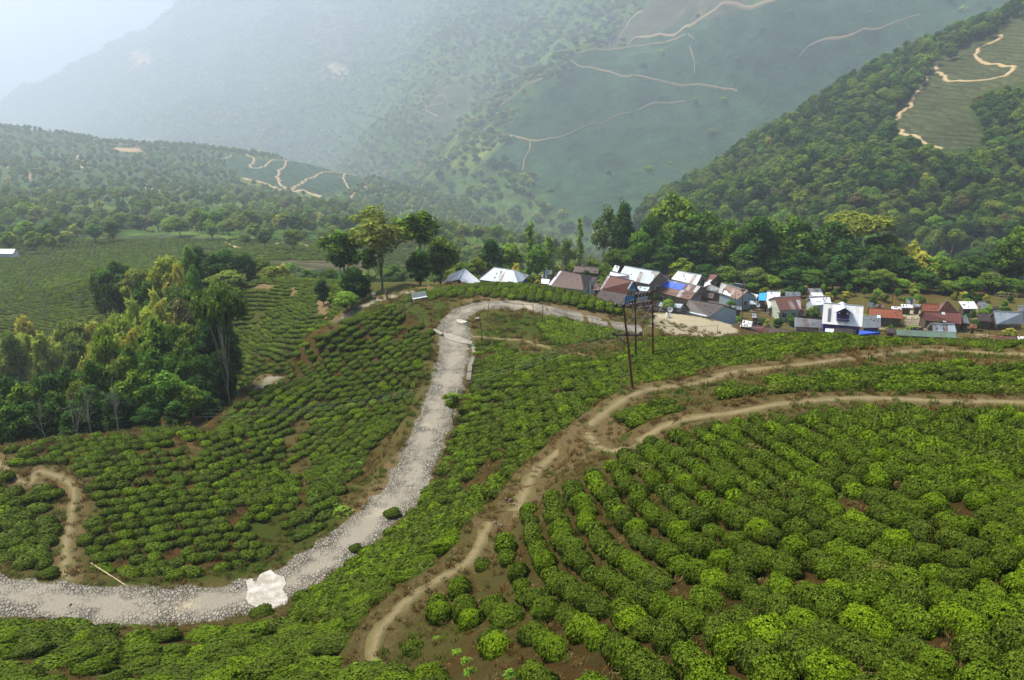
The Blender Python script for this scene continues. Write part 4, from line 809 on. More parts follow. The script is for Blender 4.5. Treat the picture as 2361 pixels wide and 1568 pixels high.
gu2 = [('bamboo', 275, 104, 705, 110), ('bamboo', 330, 106, 690, 110), ('bamboo', 300, 100, 735, 90), ('bamboo', 360, 110, 672, 90), ('bamboo', 235, 106, 725, 80), ('bamboo', 205, 100, 770, 80), ('bamboo', 300, 118, 668, 120), ('bamboo', 350, 122, 650, 90), ('bamboo', 260, 112, 700, 90), ('bamboo', 380, 140, 572, 100), ('bamboo', 350, 138, 600, 80), ('bamboo', 405, 136, 590, 70)]
for k, bx, Y, top, w in gu2: tree_at(k, bx, Y, top, w, 'golden yellow bamboo clump rising behind the gully wood', 'golden bamboo behind the gully wood')
gu3 = [('dark', 450, 152, 560, 66), ('dark', 520, 152, 570, 80), ('dark', 560, 156, 572, 50), ('broad', 490, 150, 580, 66), ('light', 438, 132, 602, 46), ('broad', 250, 150, 592, 90), ('olive', 310, 146, 604, 90), ('olive', 520, 146, 622, 90), ('broad', 330, 130, 640, 80), ('olive', 400, 126, 640, 90), ('rust', 410, 112, 680, 90),
       ('broad', 280, 152, 600, 70), ('olive', 220, 150, 610, 60), ('dark', 390, 120, 690, 60), ('light', 430, 150, 558, 40), ('olive', 600, 165, 590, 60), ('bamboo', 650, 170, 600, 50), ('broad', 700, 168, 620, 60), ('olive', 620, 160, 612, 60), ('broad', 755, 160, 618, 50), ('bare', 740, 160, 590, 60), ('bare', 690, 165, 610, 50)]
for k, bx, Y, top, w in gu3: tree_at(k, bx, Y, top, w, 'bushy tree in the mixed wood behind the golden bamboo' if k != 'bare' else 'leafless grey tree behind the tea hill', 'trees of the mixed wood behind the bamboo' if k != 'bare' else 'grey bare trees behind the tea hill')
for i in range(16):
    bx = TR.uniform(-10, 320); Y = TR.uniform(126, 150); tree_at(TR.choice(['bamboo', 'bamboo', 'olive']), bx, Y, (760 if Y < 136 else 722)+TR.randint(-12, 18), TR.uniform(50, 80), 'pale yellow scrubby clump on the slope left of the gully wood', 'yellow scrub left of the gully wood', sheet=Msh)
for bx, Y, top, w in [(240, 69, 845, 70), (185, 69, 880, 50), (150, 70, 880, 50), (75, 69, 895, 50)]: tree_at('bare', bx, Y, top, w, 'leafless grey tree standing before the dark gully wood', 'bare trees before the gully wood')
for bx, Y, top in [(80, 160, 640), (60, 190, 610), (110, 200, 600), (140, 190, 640), (160, 170, 660), (30, 150, 680), (100, 230, 560), (52, 240, 575), (120, 240, 570), (15, 170, 650), (180, 210, 610), (75, 140, 720)]:
    tree_at('bare', bx, Y, top, 26, 'thin dead trunk leaning in the hazy tea field at the far left', 'dead trunks in the far left tea field', sheet=Msh)
# small tree on the road edge
w0 = N.at(1046, 975)
t0 = tree_at('tall', 1043, float(w0.y), 896, 50, 'young sapling with bare lower stem at the outer road edge')
# ---- woods that reads as a mass, the nearest trees of the spur as single objects
def thin(sh, mask, n, rs, y0=0, test=None, gap=None, opens=(), hh=8):
    x = rs.uniform(sh.x0, sh.x0+(sh.nx-1)*sh.res, n); y = rs.uniform(sh.y0, sh.y0+(sh.ny-1)*sh.res, n)
    j = ((y-sh.y0)/sh.res).astype(int); i = ((x-sh.x0)/sh.res).astype(int); k = rs.rand(n) < mask[j, i]
    z = sh.z(x, y); px, py = proj(x, y, z+5); k &= (px > -60) & (px < 2430) & (py > -80) & (py < 1000)
    for pl_ in opens:
        for h_ in (hh*.5, hh): qx, qy = proj(x, y, z+h_); k &= ~inpoly(qx, qy, pl_)
    if test is not None: k &= test(x, y, z)
    x, y, z = x[k], y[k], z[k]
    if gap:
        cell = {}; keep = []
        for q in range(len(x)):
            c = (int(x[q]//gap), int(y[q]//gap))
            if any((x[q]-x[p])**2+(y[q]-y[p])**2 < gap*gap for a in (-1, 0, 1) for b in (-1, 0, 1) for p in cell.get((c[0]+a, c[1]+b), ())): continue
            cell.setdefault(c, []).append(q); keep.append(q)
        x, y, z = x[keep], y[keep], z[keep]
    return x, y, z
rs = np.random.RandomState(77)
sx, sy, sz = thin(Ssh, sf, 110000, rs, gap=5.0, opens=[Sz[0][0]], hh=9, test=lambda x, y, z: ~((x < 164) & (y < 250)))
vis = []
d = np.sqrt(sx**2+sy**2); ppx, ppy = proj(sx, sy, sz+8); big = np.argsort(d+1e3*((ppy > 640) | (ppx > 2380) | (ppy < -20)))
kinds = ['broad', 'broad', 'broad', 'broad', 'dark', 'dark', 'olive', 'olive', 'light', 'tall', 'airy', 'flat', 'broad', 'olive', 'rust']
nind = max(0, 300-sum(1 for t in TREES if t['category'] == 'tree' and 'garden' not in t['label']))
print('individual spur trees', nind, 'of', len(sx))
for q in big[:nind]:
    k = TR.choice(kinds); s = TR.uniform(.75, 1.15)
    put_tree(k, sx[q], sy[q], sz[q], s*TR.uniform(.75, 1.05), s*TR.uniform(.8, 1.1), {'light': 'bright green tree standing out in the wood on the big spur', 'rust': 'rusty brown tree in the wood on the big spur', 'dark': 'dark green tree in the wood on the big spur', 'olive': 'olive green tree in the wood on the big spur'}.get(k, 'mid green tree in the wood on the big spur'), {'light': 'bright trees on the spur', 'rust': 'rusty trees on the spur', 'dark': 'dark trees on the spur', 'olive': 'olive trees on the spur'}.get(k, 'mid green trees on the spur'))
def child(o, n): return [c for c in o.children if c.name.startswith(n)][0]
allp = [PROTO[k][i] for k, i in (('broad', 0), ('broad', 1), ('broad', 2), ('dark', 0), ('dark', 1), ('olive', 0), ('olive', 1), ('light', 0), ('tall', 0), ('airy', 0), ('rust', 0), ('bamboo', 0))]
CR = [child(o, 'crown') for o in allp]; TK = [child(o, 'trunk') for o in allp]; NP = len(allp)
def forest(name, x, y, z, s0, s1, wts, label, trunks=True, sq=.9):
    n = len(x); s = rs.uniform(s0, s1, n); idx = rs.choice(NP, n, p=np.array(wts)/sum(wts)); h = s*rs.uniform(.75, 1.05, n)*sq
    P = np.c_[x, y, z-.3, s, s, h, np.zeros((n, 2)), rs.uniform(0, 6.28, n), idx]
    if trunks: Q = P.copy(); Q[:, 9] += NP; P = np.vstack([P, Q])
    return scatter(name, P, CR+TK if trunks else CR, label=label)
q = big[nind:]; forest('forest', sx[q], sy[q], sz[q], .7, 1.15, [5, 5, 5, 3, 3, 3, 3, 1.2, 2, 2, .3, .3], 'dense green wood covering the upper side of the big spur')
notN = lambda x, y, z: ~((x > -118) & (x < 164) & (y < 186)) & ~((x > 5) & (x < 164) & (y < 250))
mx, my, mz = thin(Msh, mf*.75, 110000, rs, gap=7.0, test=notN, opens=[z_[0] for z_ in Mz if z_[4] < .1 and z_[1] is not TEA], hh=7)
forest('forest', mx, my, mz, .6, 1.1, [3, 3, 3, .3, .3, 6, 6, 4, 2, 4, .2, 5], 'hazy patchy wood across the lower hillside')
fx, fy, fz = thin(Fsh, ff*.95, 260000, rs, gap=10)
forest('forest', fx, fy, fz-2, 1.0, 2.4, [4, 4, 4, 0, 0, 5, 5, 5, 0, 1, .1, 5], 'distant wood over the misty mountainside', trunks=False, sq=.7)
print('forest', len(sx), len(mx), len(fx), 'trees', len(TREES))
for k in PROTO:
    for p in PROTO[k]:
        if p.name not in used:
            for ch in list(p.children): bpy.data.objects.remove(ch)
            bpy.data.objects.remove(p)
for t in TREES:
    for kk in ('H', 'W', 'kindof'):
        if kk in t: del t[kk]
# ---------------------------------------------------------------- village
REG = {'A': (1700, 1000, 2.951), 'B': (2400, 1000, 2.951), 'C': (3200, 1050, 2.635), 'D': (1200, 700, 1.9675), 'G': (0, 0, 2361/4096)}
def P2(reg, p):
    x0, y0, s = REG[reg]; return ((x0+p[0]/s)*2361/4096, (y0+p[1]/s)*2361/4096)
roof_mat('tin_pale', (.50, .58, .64), (.16, .075, .045), .16); roof_mat('tin_white', (.86, .87, .88), (.45, .40, .34), .10, rough=.45); roof_mat('tin_blue_grey', (.58, .66, .72), (.20, .12, .08), .18)
roof_mat('rust_red', (.34, .30, .28), (.125, .040, .026), .93); roof_mat('rust_brown', (.22, .20, .19), (.075, .040, .032), .93); roof_mat('rust_dark', (.12, .10, .095), (.042, .026, .024), .9)
roof_mat('tin_striped', (.46, .48, .50), (.12, .050, .033), .58, .35); roof_mat('tin_grey', (.16, .18, .20), (.10, .075, .06), .25); roof_mat('sheet_green', (.13, .20, .15), (.10, .12, .08), .2); roof_mat('rust_orange', (.20, .11, .08), (.26, .075, .03), .6)
roof_mat('sheet_pink', (.22, .06, .06), (.12, .05, .045), .4)
plain('tarp_blue', (.045, .12, .62), .5, .3, var=.2, scale=2); plain('tarp_cyan', (.04, .33, .72), .5, .3, var=.2, scale=2)
plain('wall_cream', (.42, .46, .38), var=.15); plain('wall_mint', (.30, .42, .33), var=.2); plain('wall_blue', (.04, .20, .48), var=.3); plain('wall_wood', (.10, .075, .05), .9, var=.4, scale=5); plain('wall_plank', (.22, .17, .12), .9, var=.4, scale=5)
plain('wall_dark', (.035, .035, .04), .9); plain('wall_purple', (.075, .05, .20), var=.3); plain('wall_white', (.70, .70, .70), var=.1); plain('wall_pale_blue', (.36, .46, .52), var=.2); plain('wall_indigo', (.03, .05, .22), var=.3)
plain('trim_white', (.75, .75, .74), .6, var=.06); plain('wood_raw', (.34, .25, .14), .85, var=.3, scale=6); plain('bamboo_dry', (.42, .32, .17), .8, var=.3, scale=6); plain('metal_dark', (.045, .03, .03), .6, .4, .3); plain('metal_rust', (.12, .035, .022), .7, .3, .2, var=.35, scale=4)
plain('porcelain', (.06, .03, .03), .25, .5); plain('dish_white', (.62, .63, .62), .4, .4, var=.08); plain('wire_black', (.03, .03, .03), .6); plain('wire_grey', (.25, .27, .27), .5); plain('stone_wall', (.19, .175, .145), .9, .1, var=.35, scale=2.5)
gt = NT('window_glass'); M['glass'] = gt.fin((.02, .035, .04), .12, .5)
plain('cement', (.27, .25, .205), .85, .1, var=.2, scale=1.5)
def on_plane(q, z):
    a, b = ray(*q); Y = z/float(b); return Vector((float(a)*Y, Y, z))
def slab(mb, quad, up, th=.05, m=0):
    """a roof plane of thickness th with corrugation coordinates"""
    a, b = quad[0], quad[1]; U = (b-a).normalized()
    n = (quad[1]-quad[0]).cross(quad[-1]-quad[0]).normalized(); n = n if n.z > 0 else -n; Vv = n.cross(U)
    uv = [((p-a).dot(U), (p-a).dot(Vv)) for p in quad]; top = [p+n*th for p in quad]
    mb.face(top, m, uv); mb.face([p for p in reversed(quad)], m, list(reversed(uv)))
    for i in range(len(quad)): j = (i+1) % len(quad); mb.face([quad[i], quad[j], top[j], top[i]], m, [uv[i], uv[j], uv[j], uv[i]])
HL = {}
def quadpt(a, b, c, d, s, t): return (a.lerp(b, s)).lerp(d.lerp(c, s), t)
def house(label, reg, E0, E1, R0, R1, he, rise, roof, wall, typ='gable', wins=(), cat='house', name='village_house', backroof=None, door=None, patch=None, sheets=True, zfix=None):
    if reg == 'C' and 'big white' not in label: he *= .75
    e0, e1, r0, r1 = [P2(reg, p) for p in (E0, E1, R0, R1)]; em = ((e0[0]+e1[0])/2, (e0[1]+e1[1])/2)
    w = N.at(*em, h=he, ymin=(122 if em[0] < 1290 else 141 if 1480 < em[0] < 1715 and em[1] > 695 else 128), ymax=200); zg = w.z-he if zfix is None else zfix
    a, b = on_plane(e0, zg+he), on_plane(e1, zg+he); c, d = on_plane(r1, zg+he+rise), on_plane(r0, zg+he+rise)
    if typ == 'hip': v = ((c+d)/2-(a+b)/2); v.z = 0; B0 = a+v*2; B1 = b+v*2
    else: B0 = d*2-a; B1 = c*2-b; B0.z = B1.z = zg+he
    base = Vector(((a.x+b.x+c.x+d.x)/4, (a.y+b.y+c.y+d.y)/4, zg)); rt = empty(name, base); tag(rt, label, cat)
    O = base; mb = MB(); L = lambda *q: [Vector(p)-O for p in q]
    if typ == 'shed': slab(mb, L(a, b, c, d), 1)
    elif typ == 'gable': slab(mb, L(a, b, c, d), 1); slab(mb, L(B1, B0, d, c), 1)
    elif typ == 'hip': slab(mb, L(a, b, c, d), 1); slab(mb, L(B1, B0, d, c), 1); slab(mb, L(b, B1, c), 1); slab(mb, L(B0, a, d), 1)
    ridge = L(d, c); ro = mb.build('roof', M[roof], rt)
    if typ != 'shed':
        rb = MB(); rb.tube([ridge[0]+Vector((0, 0, .06)), ridge[1]+Vector((0, 0, .06))], .09, 6)
        if typ == 'hip':
            for p, q in ((a, d), (b, c)): s, t = L(p, q); rb.tube([s+Vector((0, 0, .06)), t+Vector((0, 0, .06))], .07, 6)
        rb.build('ridge_cap', M[roof if roof.startswith('rust') else 'tin_pale'], ro)
    # walls
    if typ == 'shed': foot = [a, b, c, d]; tops = [zg+he, zg+he, zg+he+rise, zg+he+rise]
    else: foot = [a, b, B1, B0]; tops = [zg+he]*4
    cen = sum((Vector((p.x, p.y, 0)) for p in foot), Vector())/4; ins = .3; F = []
    for p in foot: q = Vector((p.x, p.y, 0)); F.append(q+(cen-q).normalized()*ins*1.3)
    wb = MB(); zb = zg-1.2; dz = -.06
    bt = [Vector((p.x, p.y, zb))-O for p in F]; tp = [Vector((p.x, p.y, t+dz+(.0 if typ != 'shed' else 0)))-O for p, t in zip(F, tops)]
    ccw = (F[1]-F[0]).cross(F[2]-F[0]).z > 0
    wb.hexa(bt if ccw else bt[::-1], tp if ccw else tp[::-1])
    if typ == 'gable':
        for i, j, r in ((0, 3, d), (1, 2, c)):
            apex = Vector((r.x, r.y, 0)); apex = apex+(cen-apex).normalized()*ins; apex = Vector((apex.x, apex.y, r.z-.12))-O
            inn = (cen-O).xy.to_3d(); t3 = [tp[i], tp[j], apex]; off = (Vector((cen.x, cen.y, 0))-Vector((apex.x+O.x, apex.y+O.y, 0))).normalized()*.12
            wb.hexa([p+off for p in t3], t3)
    wo = wb.build('wall', M[wall], rt)
    # openings: (side, position along, width, bottom, height)
    sides = {'f': (0, 1), 'r': (1, 2), 'l': (3, 0)}
    for it in wins:
        s, t, ww, zz, hh = it[:5]; kind = it[5] if len(it) > 5 else 'window'; frm = it[6] if len(it) > 6 else 'trim_white'
        i, j = sides[s]; p, q = F[i], F[j]; U = (q-p).normalized(); Nn = Vector((U.y, -U.x, 0)); Nn = Nn if Nn.dot(p-cen) > 0 else -Nn
        cc = p.lerp(q, t); cc = Vector((cc.x, cc.y, zg+zz+hh/2))-O; ax = (U, Nn, Vector((0, 0, 1)))
        if kind == 'window':
            fb = MB(); fb.box(cc+Nn*.03, (ww+.10, .10, hh+.10), ax=ax); fo = fb.build('window', M[frm], rt)
            pb = MB()
            for k in (-1, 1): pb.box(cc+Nn*.06+U*(ww*.26*k), (ww*.46, .07, hh), ax=ax)
            pb.build('pane', M['glass'], fo)
        else:
            db = MB(); db.box(cc+Nn*.03, (ww, .09, hh), ax=ax); do = db.build('door', M[frm], rt); hb_ = MB(); hb_.box(cc+Nn*.1+U*(ww*.36), (.05, .06, .16), ax=ax); hb_.build('handle', M['metal_dark'], do)
    # loose sheets, tarps on the roof: (u0,u1,v0,v1,material)
    if patch:
        for (u0, u1, v0, v1, mt, nm) in patch:
            q = [quadpt(a, b, c, d, u, v)-O for u, v in ((u0, v0), (u1, v0), (u1, v1), (u0, v1))]; nn = (q[1]-q[0]).cross(q[3]-q[0]).normalized(); nn = nn if nn.z > 0 else -nn
            pb = MB(); slab(pb, [p+nn*.07 for p in q], 1, .03); pb.build(nm, M[mt], ro)
    # stones holding the sheets down
    sb = MB(); rr = random.Random(label)
    if sheets:
        for k in range(rr.randint(2, 5)):
            p = quadpt(a, b, c, d, rr.uniform(.08, .92), rr.uniform(.15, .85))-O; z = .1; sb.hexa([p+Vector((math.cos(t)*.16, math.sin(t)*.12, .03)) for t in (0, 1.2, 2.4, 3.6, 4.9)], [p+Vector((math.cos(t)*.1, math.sin(t)*.08, .22)) for t in (0, 1.2, 2.4, 3.6, 4.9)])
        sb.build('weight_stone', M['stone_wall'], ro)
    HL[label] = dict(a=a, b=b, c=c, d=d, zg=zg, root=rt, F=F, cen=cen)
    print('H %-60s w %.1f d %.1f Y %.0f zg %.1f' % (label[:60], (b-a).length, (Vector((c.x+d.x-a.x-b.x, c.y+d.y-a.y-b.y, 0))/2).length, a.y, zg))
    return rt
W2 = (('f', .3, 1.1, 1.0, 1.0), ('f', .7, 1.1, 1.0, 1.0))
house('white metal pyramid roof at the left end of the village, behind the tea bushes', 'A', (225, 385), (285, 300), (408, 348), (470, 222), 2.4, 1.7, 'tin_white', 'wall_dark', sheets=False)
house('wide silver hipped roof with dark rusty corners and blue wall', 'A', (635, 352), (1108, 408), (815, 208), (1050, 240), 2.5, 1.6, 'tin_pale', 'wall_indigo', 'hip', (('f', .3, 1.2, .9, 1.1), ('f', .75, .9, .1, 1.9, 'door', 'wall_wood'), ('r', .5, 1.4, 1, .9)))
house('mint walled house with broad dark red-brown hipped roof', 'A', (1445, 425), (1880, 478), (1600, 242), (1840, 292), 2.9, 1.7, 'rust_brown', 'wall_mint', 'hip', (('f', .3, 1.5, 1.1, 1.0), ('f', .62, 1.9, 1.1, 1.0), ('r', .3, 1.0, 1.2, 1.0), ('r', .65, .8, .1, 1.9, 'door', 'wall_wood')), patch=[(0, .09, .05, .95, 'tin_blue_grey', 'pale_sheet')])
house('small lean-to with pale wall against the mint house', 'A', (1945, 402), (2000, 395), (1960, 318), (2040, 322), 2.3, .6, 'rust_dark', 'wall_pale_blue', 'shed', (('f', .5, .7, 1.0, .8),), 'shed', 'lean_to')
house('low rust brown roof behind the mint walled house', 'A', (1745, 262), (2050, 280), (1770, 188), (2040, 208), 2.3, .9, 'rust_brown', 'wall_wood')
house('white shed roof between trees left of the mint house', 'A', (1415, 285), (1500, 290), (1412, 236), (1500, 238), 1.8, .9, 'tin_white', 'wall_pale_blue', 'shed', (), 'shed', 'garden_shed', sheets=False)
house('white and blue low roof with washing beside the mint house', 'A', (1370, 395), (1455, 405), (1375, 340), (1475, 350), 1.8, .5, 'tin_white', 'wall_dark', 'shed', (), 'shed', 'garden_shed', sheets=False)
house('bright blue walled house with steep rusty red roof and window strip', 'B', (-10, 470), (312, 524), (92, 300), (400, 370), 3.4, 2.4, 'rust_red', 'wall_blue', 'gable', (('r', .35, .8, 3.0, 1.0), ('r', .6, .8, 3.0, 1.0), ('r', .5, .9, 1.0, 1.0), ('r', .8, .9, .1, 1.9, 'door', 'wall_wood')), patch=[(.02, .10, .02, .98, 'tin_pale', 'pale_sheet'), (.93, .99, .4, .98, 'tin_pale', 'pale_sheet')])
house('dark brown lean-to roof below the bright blue house', 'B', (-75, 590), (240, 640), (5, 475), (322, 527), 2.3, 1.0, 'rust_dark', 'wall_cream', 'shed', (('f', .3, 1.1, .9, .9), ('r', .5, .8, .1, 1.8, 'door', 'wall_wood')))
house('white roof strip behind the steep rusty red roof', 'B', (100, 318), (335, 345), (125, 258), (345, 300), 3.2, .9, 'tin_white', 'wall_blue', 'gable')
house('large pale sheet roof with weathered plank gable', 'B', (205, 335), (582, 405), (292, 190), (708, 265), 3.0, 2.2, 'tin_blue_grey', 'wall_plank', 'gable', (('r', .5, 1.0, 1.2, .9), ('r', .75, .8, .1, 1.9, 'door', 'wall_wood')))
house('small white sheet roof half hidden by trees above the pale roof', 'B', (145, 245), (205, 262), (178, 180), (235, 198), 2.4, .9, 'tin_blue_grey', 'wall_plank', 'shed')
house('long rusty brown roof behind the large pale roof', 'B', (545, 235), (860, 285), (560, 185), (855, 222), 2.4, 1.0, 'rust_brown', 'wall_wood')
house('small high gabled hut with silver and rust sheets at the upper edge', 'B', (733, 198), (882, 212), (762, 135), (925, 152), 2.6, 1.2, 'tin_striped', 'wall_dark', 'gable', (('r', .5, .7, 1.1, .7),))
house('purple-brown roof with a cyan tarpaulin near the forest edge', 'B', (905, 250), (1330, 340), (955, 190), (1390, 290), 2.5, 1.1, 'rust_dark', 'wall_wood', 'gable', (), patch=[(.27, .48, .1, .85, 'tarp_cyan', 'tarpaulin')])
house('pale blue-grey sheet roof in the middle of the village', 'B', (838, 345), (1140, 415), (922, 248), (1200, 300), 2.6, 1.5, 'tin_blue_grey', 'wall_plank', 'gable', (('r', .5, .9, 1, .9),))
house('small rusty gable roof right of the blue-grey roof', 'B', (1192, 350), (1300, 388), (1248, 268), (1392, 297), 2.5, 1.2, 'rust_red', 'wall_plank', 'gable', (('r', .5, .7, 1.1, .7),), patch=[(.75, .98, -.3, .3, 'tin_pale', 'pale_sheet')])
house('tiny bright white sheet roof between the blue-grey and the log-covered roofs', 'B', (1228, 435), (1290, 415), (1232, 372), (1312, 398), 2.2, .6, 'tin_white', 'wall_plank', 'shed', (), 'shed', 'garden_shed')
house('long striped roof with a big royal blue tarpaulin', 'B', (638, 490), (1060, 590), (765, 352), (1190, 432), 2.5, 1.8, 'tin_striped', 'wall_plank', 'gable', (('f', .2, .8, 1.0, .8), ('r', .5, .8, .1, 1.8, 'door', 'wall_wood')), patch=[(.0, .62, .48, .93, 'tarp_blue', 'tarpaulin')])
house('charcoal wooden roof weighted with poles in the village centre', 'B', (1240, 470), (1450, 530), (1300, 415), (1490, 490), 2.3, .8, 'tin_grey', 'wall_wood', 'gable')
house('grey and rust striped roof ending in a blue wall', 'B', (1395, 500), (1620, 585), (1430, 392), (1745, 485), 2.5, 1.6, 'tin_striped', 'wall_pale_blue', 'gable', (('r', .5, .7, 1.0, .8),), patch=[(.25, .62, .02, .42, 'tin_blue_grey', 'pale_sheet')])
house('small charcoal roof at the wood edge behind the striped roof', 'B', (1560, 425), (1700, 450), (1590, 393), (1710, 415), 2.2, .7, 'tin_grey', 'wall_wood', 'gable')
house('small bright sheet roof sloping right of the striped roof', 'B', (1770, 570), (1845, 588), (1750, 502), (1870, 530), 2.1, .7, 'tin_blue_grey', 'wall_plank', 'shed')
house('low dark brown roof with one pale sheet above the sandy bank', 'B', (600, 712), (930, 745), (640, 612), (1000, 640), 2.2, 1.3, 'rust_dark', 'wall_wood', 'gable', patch=[(.2, .95, .55, .98, 'tin_blue_grey', 'pale_sheet')])
house('long chocolate brown roof beside the row of prayer flags', 'B', (985, 722), (1290, 792), (1045, 585), (1475, 655), 2.3, 1.6, 'rust_dark', 'wall_pale_blue', 'gable', (('f', .5, .9, .9, .9),), patch=[(.05, .95, -.03, .08, 'tin_blue_grey', 'pale_sheet')])
house('small broken rusty roof at the right end of the chocolate roof', 'B', (1440, 700), (1500, 715), (1455, 640), (1530, 655), 2.0, .7, 'rust_brown', 'wall_wood', 'shed', (), 'shed', 'garden_shed')
house('turquoise shack with cluttered roof', 'B', (1868, 598), (1960, 600), (1880, 512), (1965, 505), 2.3, .5, 'tarp_cyan', 'wall_dark', 'shed', (('f', .5, .8, 1.0, .8),), 'shed', 'shack', sheets=False)
house('tall bright white sheet roof beside the turquoise shack', 'B', (1965, 592), (2120, 600), (1972, 490), (2130, 492), 2.8, 1.3, 'tin_white', 'wall_wood', 'gable', (('f', .25, .7, .9, .8),))
house('white awning sheet hanging from the tall white roof', 'B', (1990, 690), (2095, 662), (1960, 590), (2055, 585), 1.7, 1.2, 'tin_white', 'wall_wood', 'shed', (), 'shed', 'awning', sheets=False)
house('rust and white striped roof with wavy ridge near the middle right', 'B', (2118, 715), (2375, 700), (2055, 562), (2365, 545), 2.5, 1.6, 'tin_striped', 'wall_cream', 'gable', (('f', .25, .9, .9, .9), ('f', .7, .9, .9, .9)))
house('charcoal flat roof behind the rust and white striped one', 'B', (2190, 545), (2370, 548), (2185, 492), (2365, 500), 2.3, .6, 'tin_grey', 'wall_wood', 'shed')
house('bright white sheet roof above the bamboo fence', 'C', (130, 455), (335, 440), (100, 372), (312, 362), 2.5, 1.1, 'tin_white', 'wall_pale_blue', 'gable')
house('charcoal ruined roof of poles above the white sheet roof', 'C', (122, 360), (262, 360), (78, 272), (212, 275), 2.6, 1.0, 'tin_grey', 'wall_wood', 'shed', patch=[(.05, .9, .02, .45, 'tin_white', 'pale_sheet')])
big = house('big white house with purple dormer balcony facing the slope', 'C', (230, 645), (655, 680), (250, 430), (670, 462), 3.0, 2.9, 'tin_white', 'wall_purple', 'gable', (('f', .2, 1.2, .9, 1.2), ('f', .5, .9, .1, 2.0, 'door', 'wall_indigo'), ('f', .8, 1.2, .9, 1.2)), sheets=False)
h = HL['big white house with purple dormer balcony facing the slope']; a, b, c, d = h['a'], h['b'], h['c'], h['d']; O = Vector(big.location)
U = (b-a).normalized(); Fw = Vector((U.y, -U.x, 0)); Fw = Fw if Fw.y < 0 else -Fw; s0 = quadpt(a, b, c, d, .50, .30); s1 = quadpt(a, b, c, d, .50, .80); wd = 2.0
zf = s0.z; fr = Vector((s0.x, s0.y, zf)); up = Vector((0, 0, 1)); bk = fr-Fw*2.2
mb = MB(); ax = (U, Fw, up)
mb.box(fr-Fw*1.0+up*.75-O, (wd, 2.0, 1.5), ax=ax); dm = mb.build('dormer', M['wall_purple'], big)
rb = MB()
for sgn in (-1, 1):
    e = fr+Fw*.55+U*(sgn*(wd/2+.35))+up*1.35-O; r = fr+Fw*.55+up*2.25-O; slab(rb, [e, e-Fw*3.2, r-Fw*3.2, r] if sgn > 0 else [e-Fw*3.2, e, r, r-Fw*3.2], 1, .06)
rb.build('dormer_roof', M['tin_blue_grey'], dm)
ob = MB(); ob.box(fr+Fw*.03+up*.75-O, (.7, .06, 1.2), ax=ax); ob.build('doorway', M['wall_dark'], dm)
for k in (-1, 1): pb = MB(); pb.box(fr+Fw*.04+up*1.1+U*k*.68-O, (.28, .05, .28), ax=ax); pb.build('pane', M['trim_white'], dm)
rl = MB(); rl.box(fr+Fw*.55+up*.55-O, (wd+.1, .07, .07), ax=ax); rl.box(fr+Fw*.3+up*(-.05)-O, (wd+.1, .7, .08), ax=ax)
for k in range(9): rl.box(fr+Fw*.55+up*.25+U*((k-4)*wd/8.2)-O, (.07, .06, .62), ax=ax)
rl.build('balcony_railing', M['wall_purple'], dm)
st = MB(); q = [quadpt(a, b, c, d, u, v)-O for u, v in ((.13, .1), (.21, .1), (.21, .75), (.13, .75))]; slab(st, [p+up*.09 for p in q], 1, .03); st.build('grey_sheet', M['tin_grey'], big)
house('small porch with white railing in front of the big white house', 'C', (262, 735), (352, 742), (268, 695), (360, 700), 1.6, .5, 'tin_white', 'wall_white', 'shed', (), 'porch', 'porch', sheets=False)
house('brown shed roof below the big white house', 'C', (362, 752), (565, 765), (365, 690), (560, 702), 1.5, .7, 'rust_dark', 'wall_wood', 'shed', (), 'shed', 'garden_shed')
house('lean-to covered by a long royal blue tarpaulin', 'C', (575, 765), (838, 768), (572, 710), (838, 738), 1.4, .6, 'tarp_blue', 'wall_wood', 'shed', (), 'shed', 'lean_to', sheets=False)
house('slate grey shed roof attached right of the big white house', 'C', (662, 690), (852, 690), (668, 560), (850, 562), 2.3, 1.2, 'tin_grey', 'wall_purple', 'shed', patch=[(.78, .99, .75, 1.02, 'tin_blue_grey', 'pale_sheet')])
house('orange and brown roof behind the palisade fence', 'C', (720, 572), (1088, 596), (728, 480), (1070, 506), 2.4, 1.2, 'rust_orange', 'wall_wood', 'gable')
house('low white roof beside the dead tree stump', 'C', (965, 505), (1070, 508), (962, 462), (1068, 468), 2.0, .6, 'tin_white', 'wall_wood', 'shed', (), 'shed', 'garden_shed')
house('bright rust roof at the back of the rusty courtyard', 'C', (1292, 512), (1460, 518), (1287, 436), (1458, 440), 2.6, 1.1, 'rust_orange', 'wall_wood', 'gable')
house('rusty pyramid roof next to the bright rust roof', 'C', (1462, 518), (1655, 520), (1535, 418), (1565, 419), 2.6, 1.7, 'rust_red', 'wall_wood', 'hip')
house('long rusty roof with a pale sheet in the rusty courtyard', 'C', (1308, 606), (1705, 650), (1292, 520), (1688, 527), 2.4, 1.3, 'rust_red', 'wall_wood', 'gable', patch=[(.50, .59, .0, 1.0, 'tin_blue_grey', 'pale_sheet')])
house('grey tilted sheet roof right of the rusty courtyard', 'C', (1715, 640), (1790, 645), (1698, 562), (1760, 575), 2.0, .8, 'tin_grey', 'wall_wood', 'shed', (), 'shed', 'garden_shed')
house('silver sheet roof standing before the rusty courtyard', 'C', (1400, 722), (1650, 735), (1378, 645), (1628, 652), 2.2, 1.2, 'tin_blue_grey', 'wall_wood', 'gable')
house('long low green-grey roof right behind the tea bushes', 'C', (1020, 768), (1655, 800), (1012, 708), (1640, 732), 1.5, .7, 'sheet_green', 'wall_wood', 'shed', sheets=False)
house('open shack with white roof near the wood at the right', 'C', (1722, 490), (1876, 488), (1670, 412), (1835, 412), 2.4, .9, 'tin_white', 'wall_wood', 'shed', (('f', .75, .7, .9, .8),))
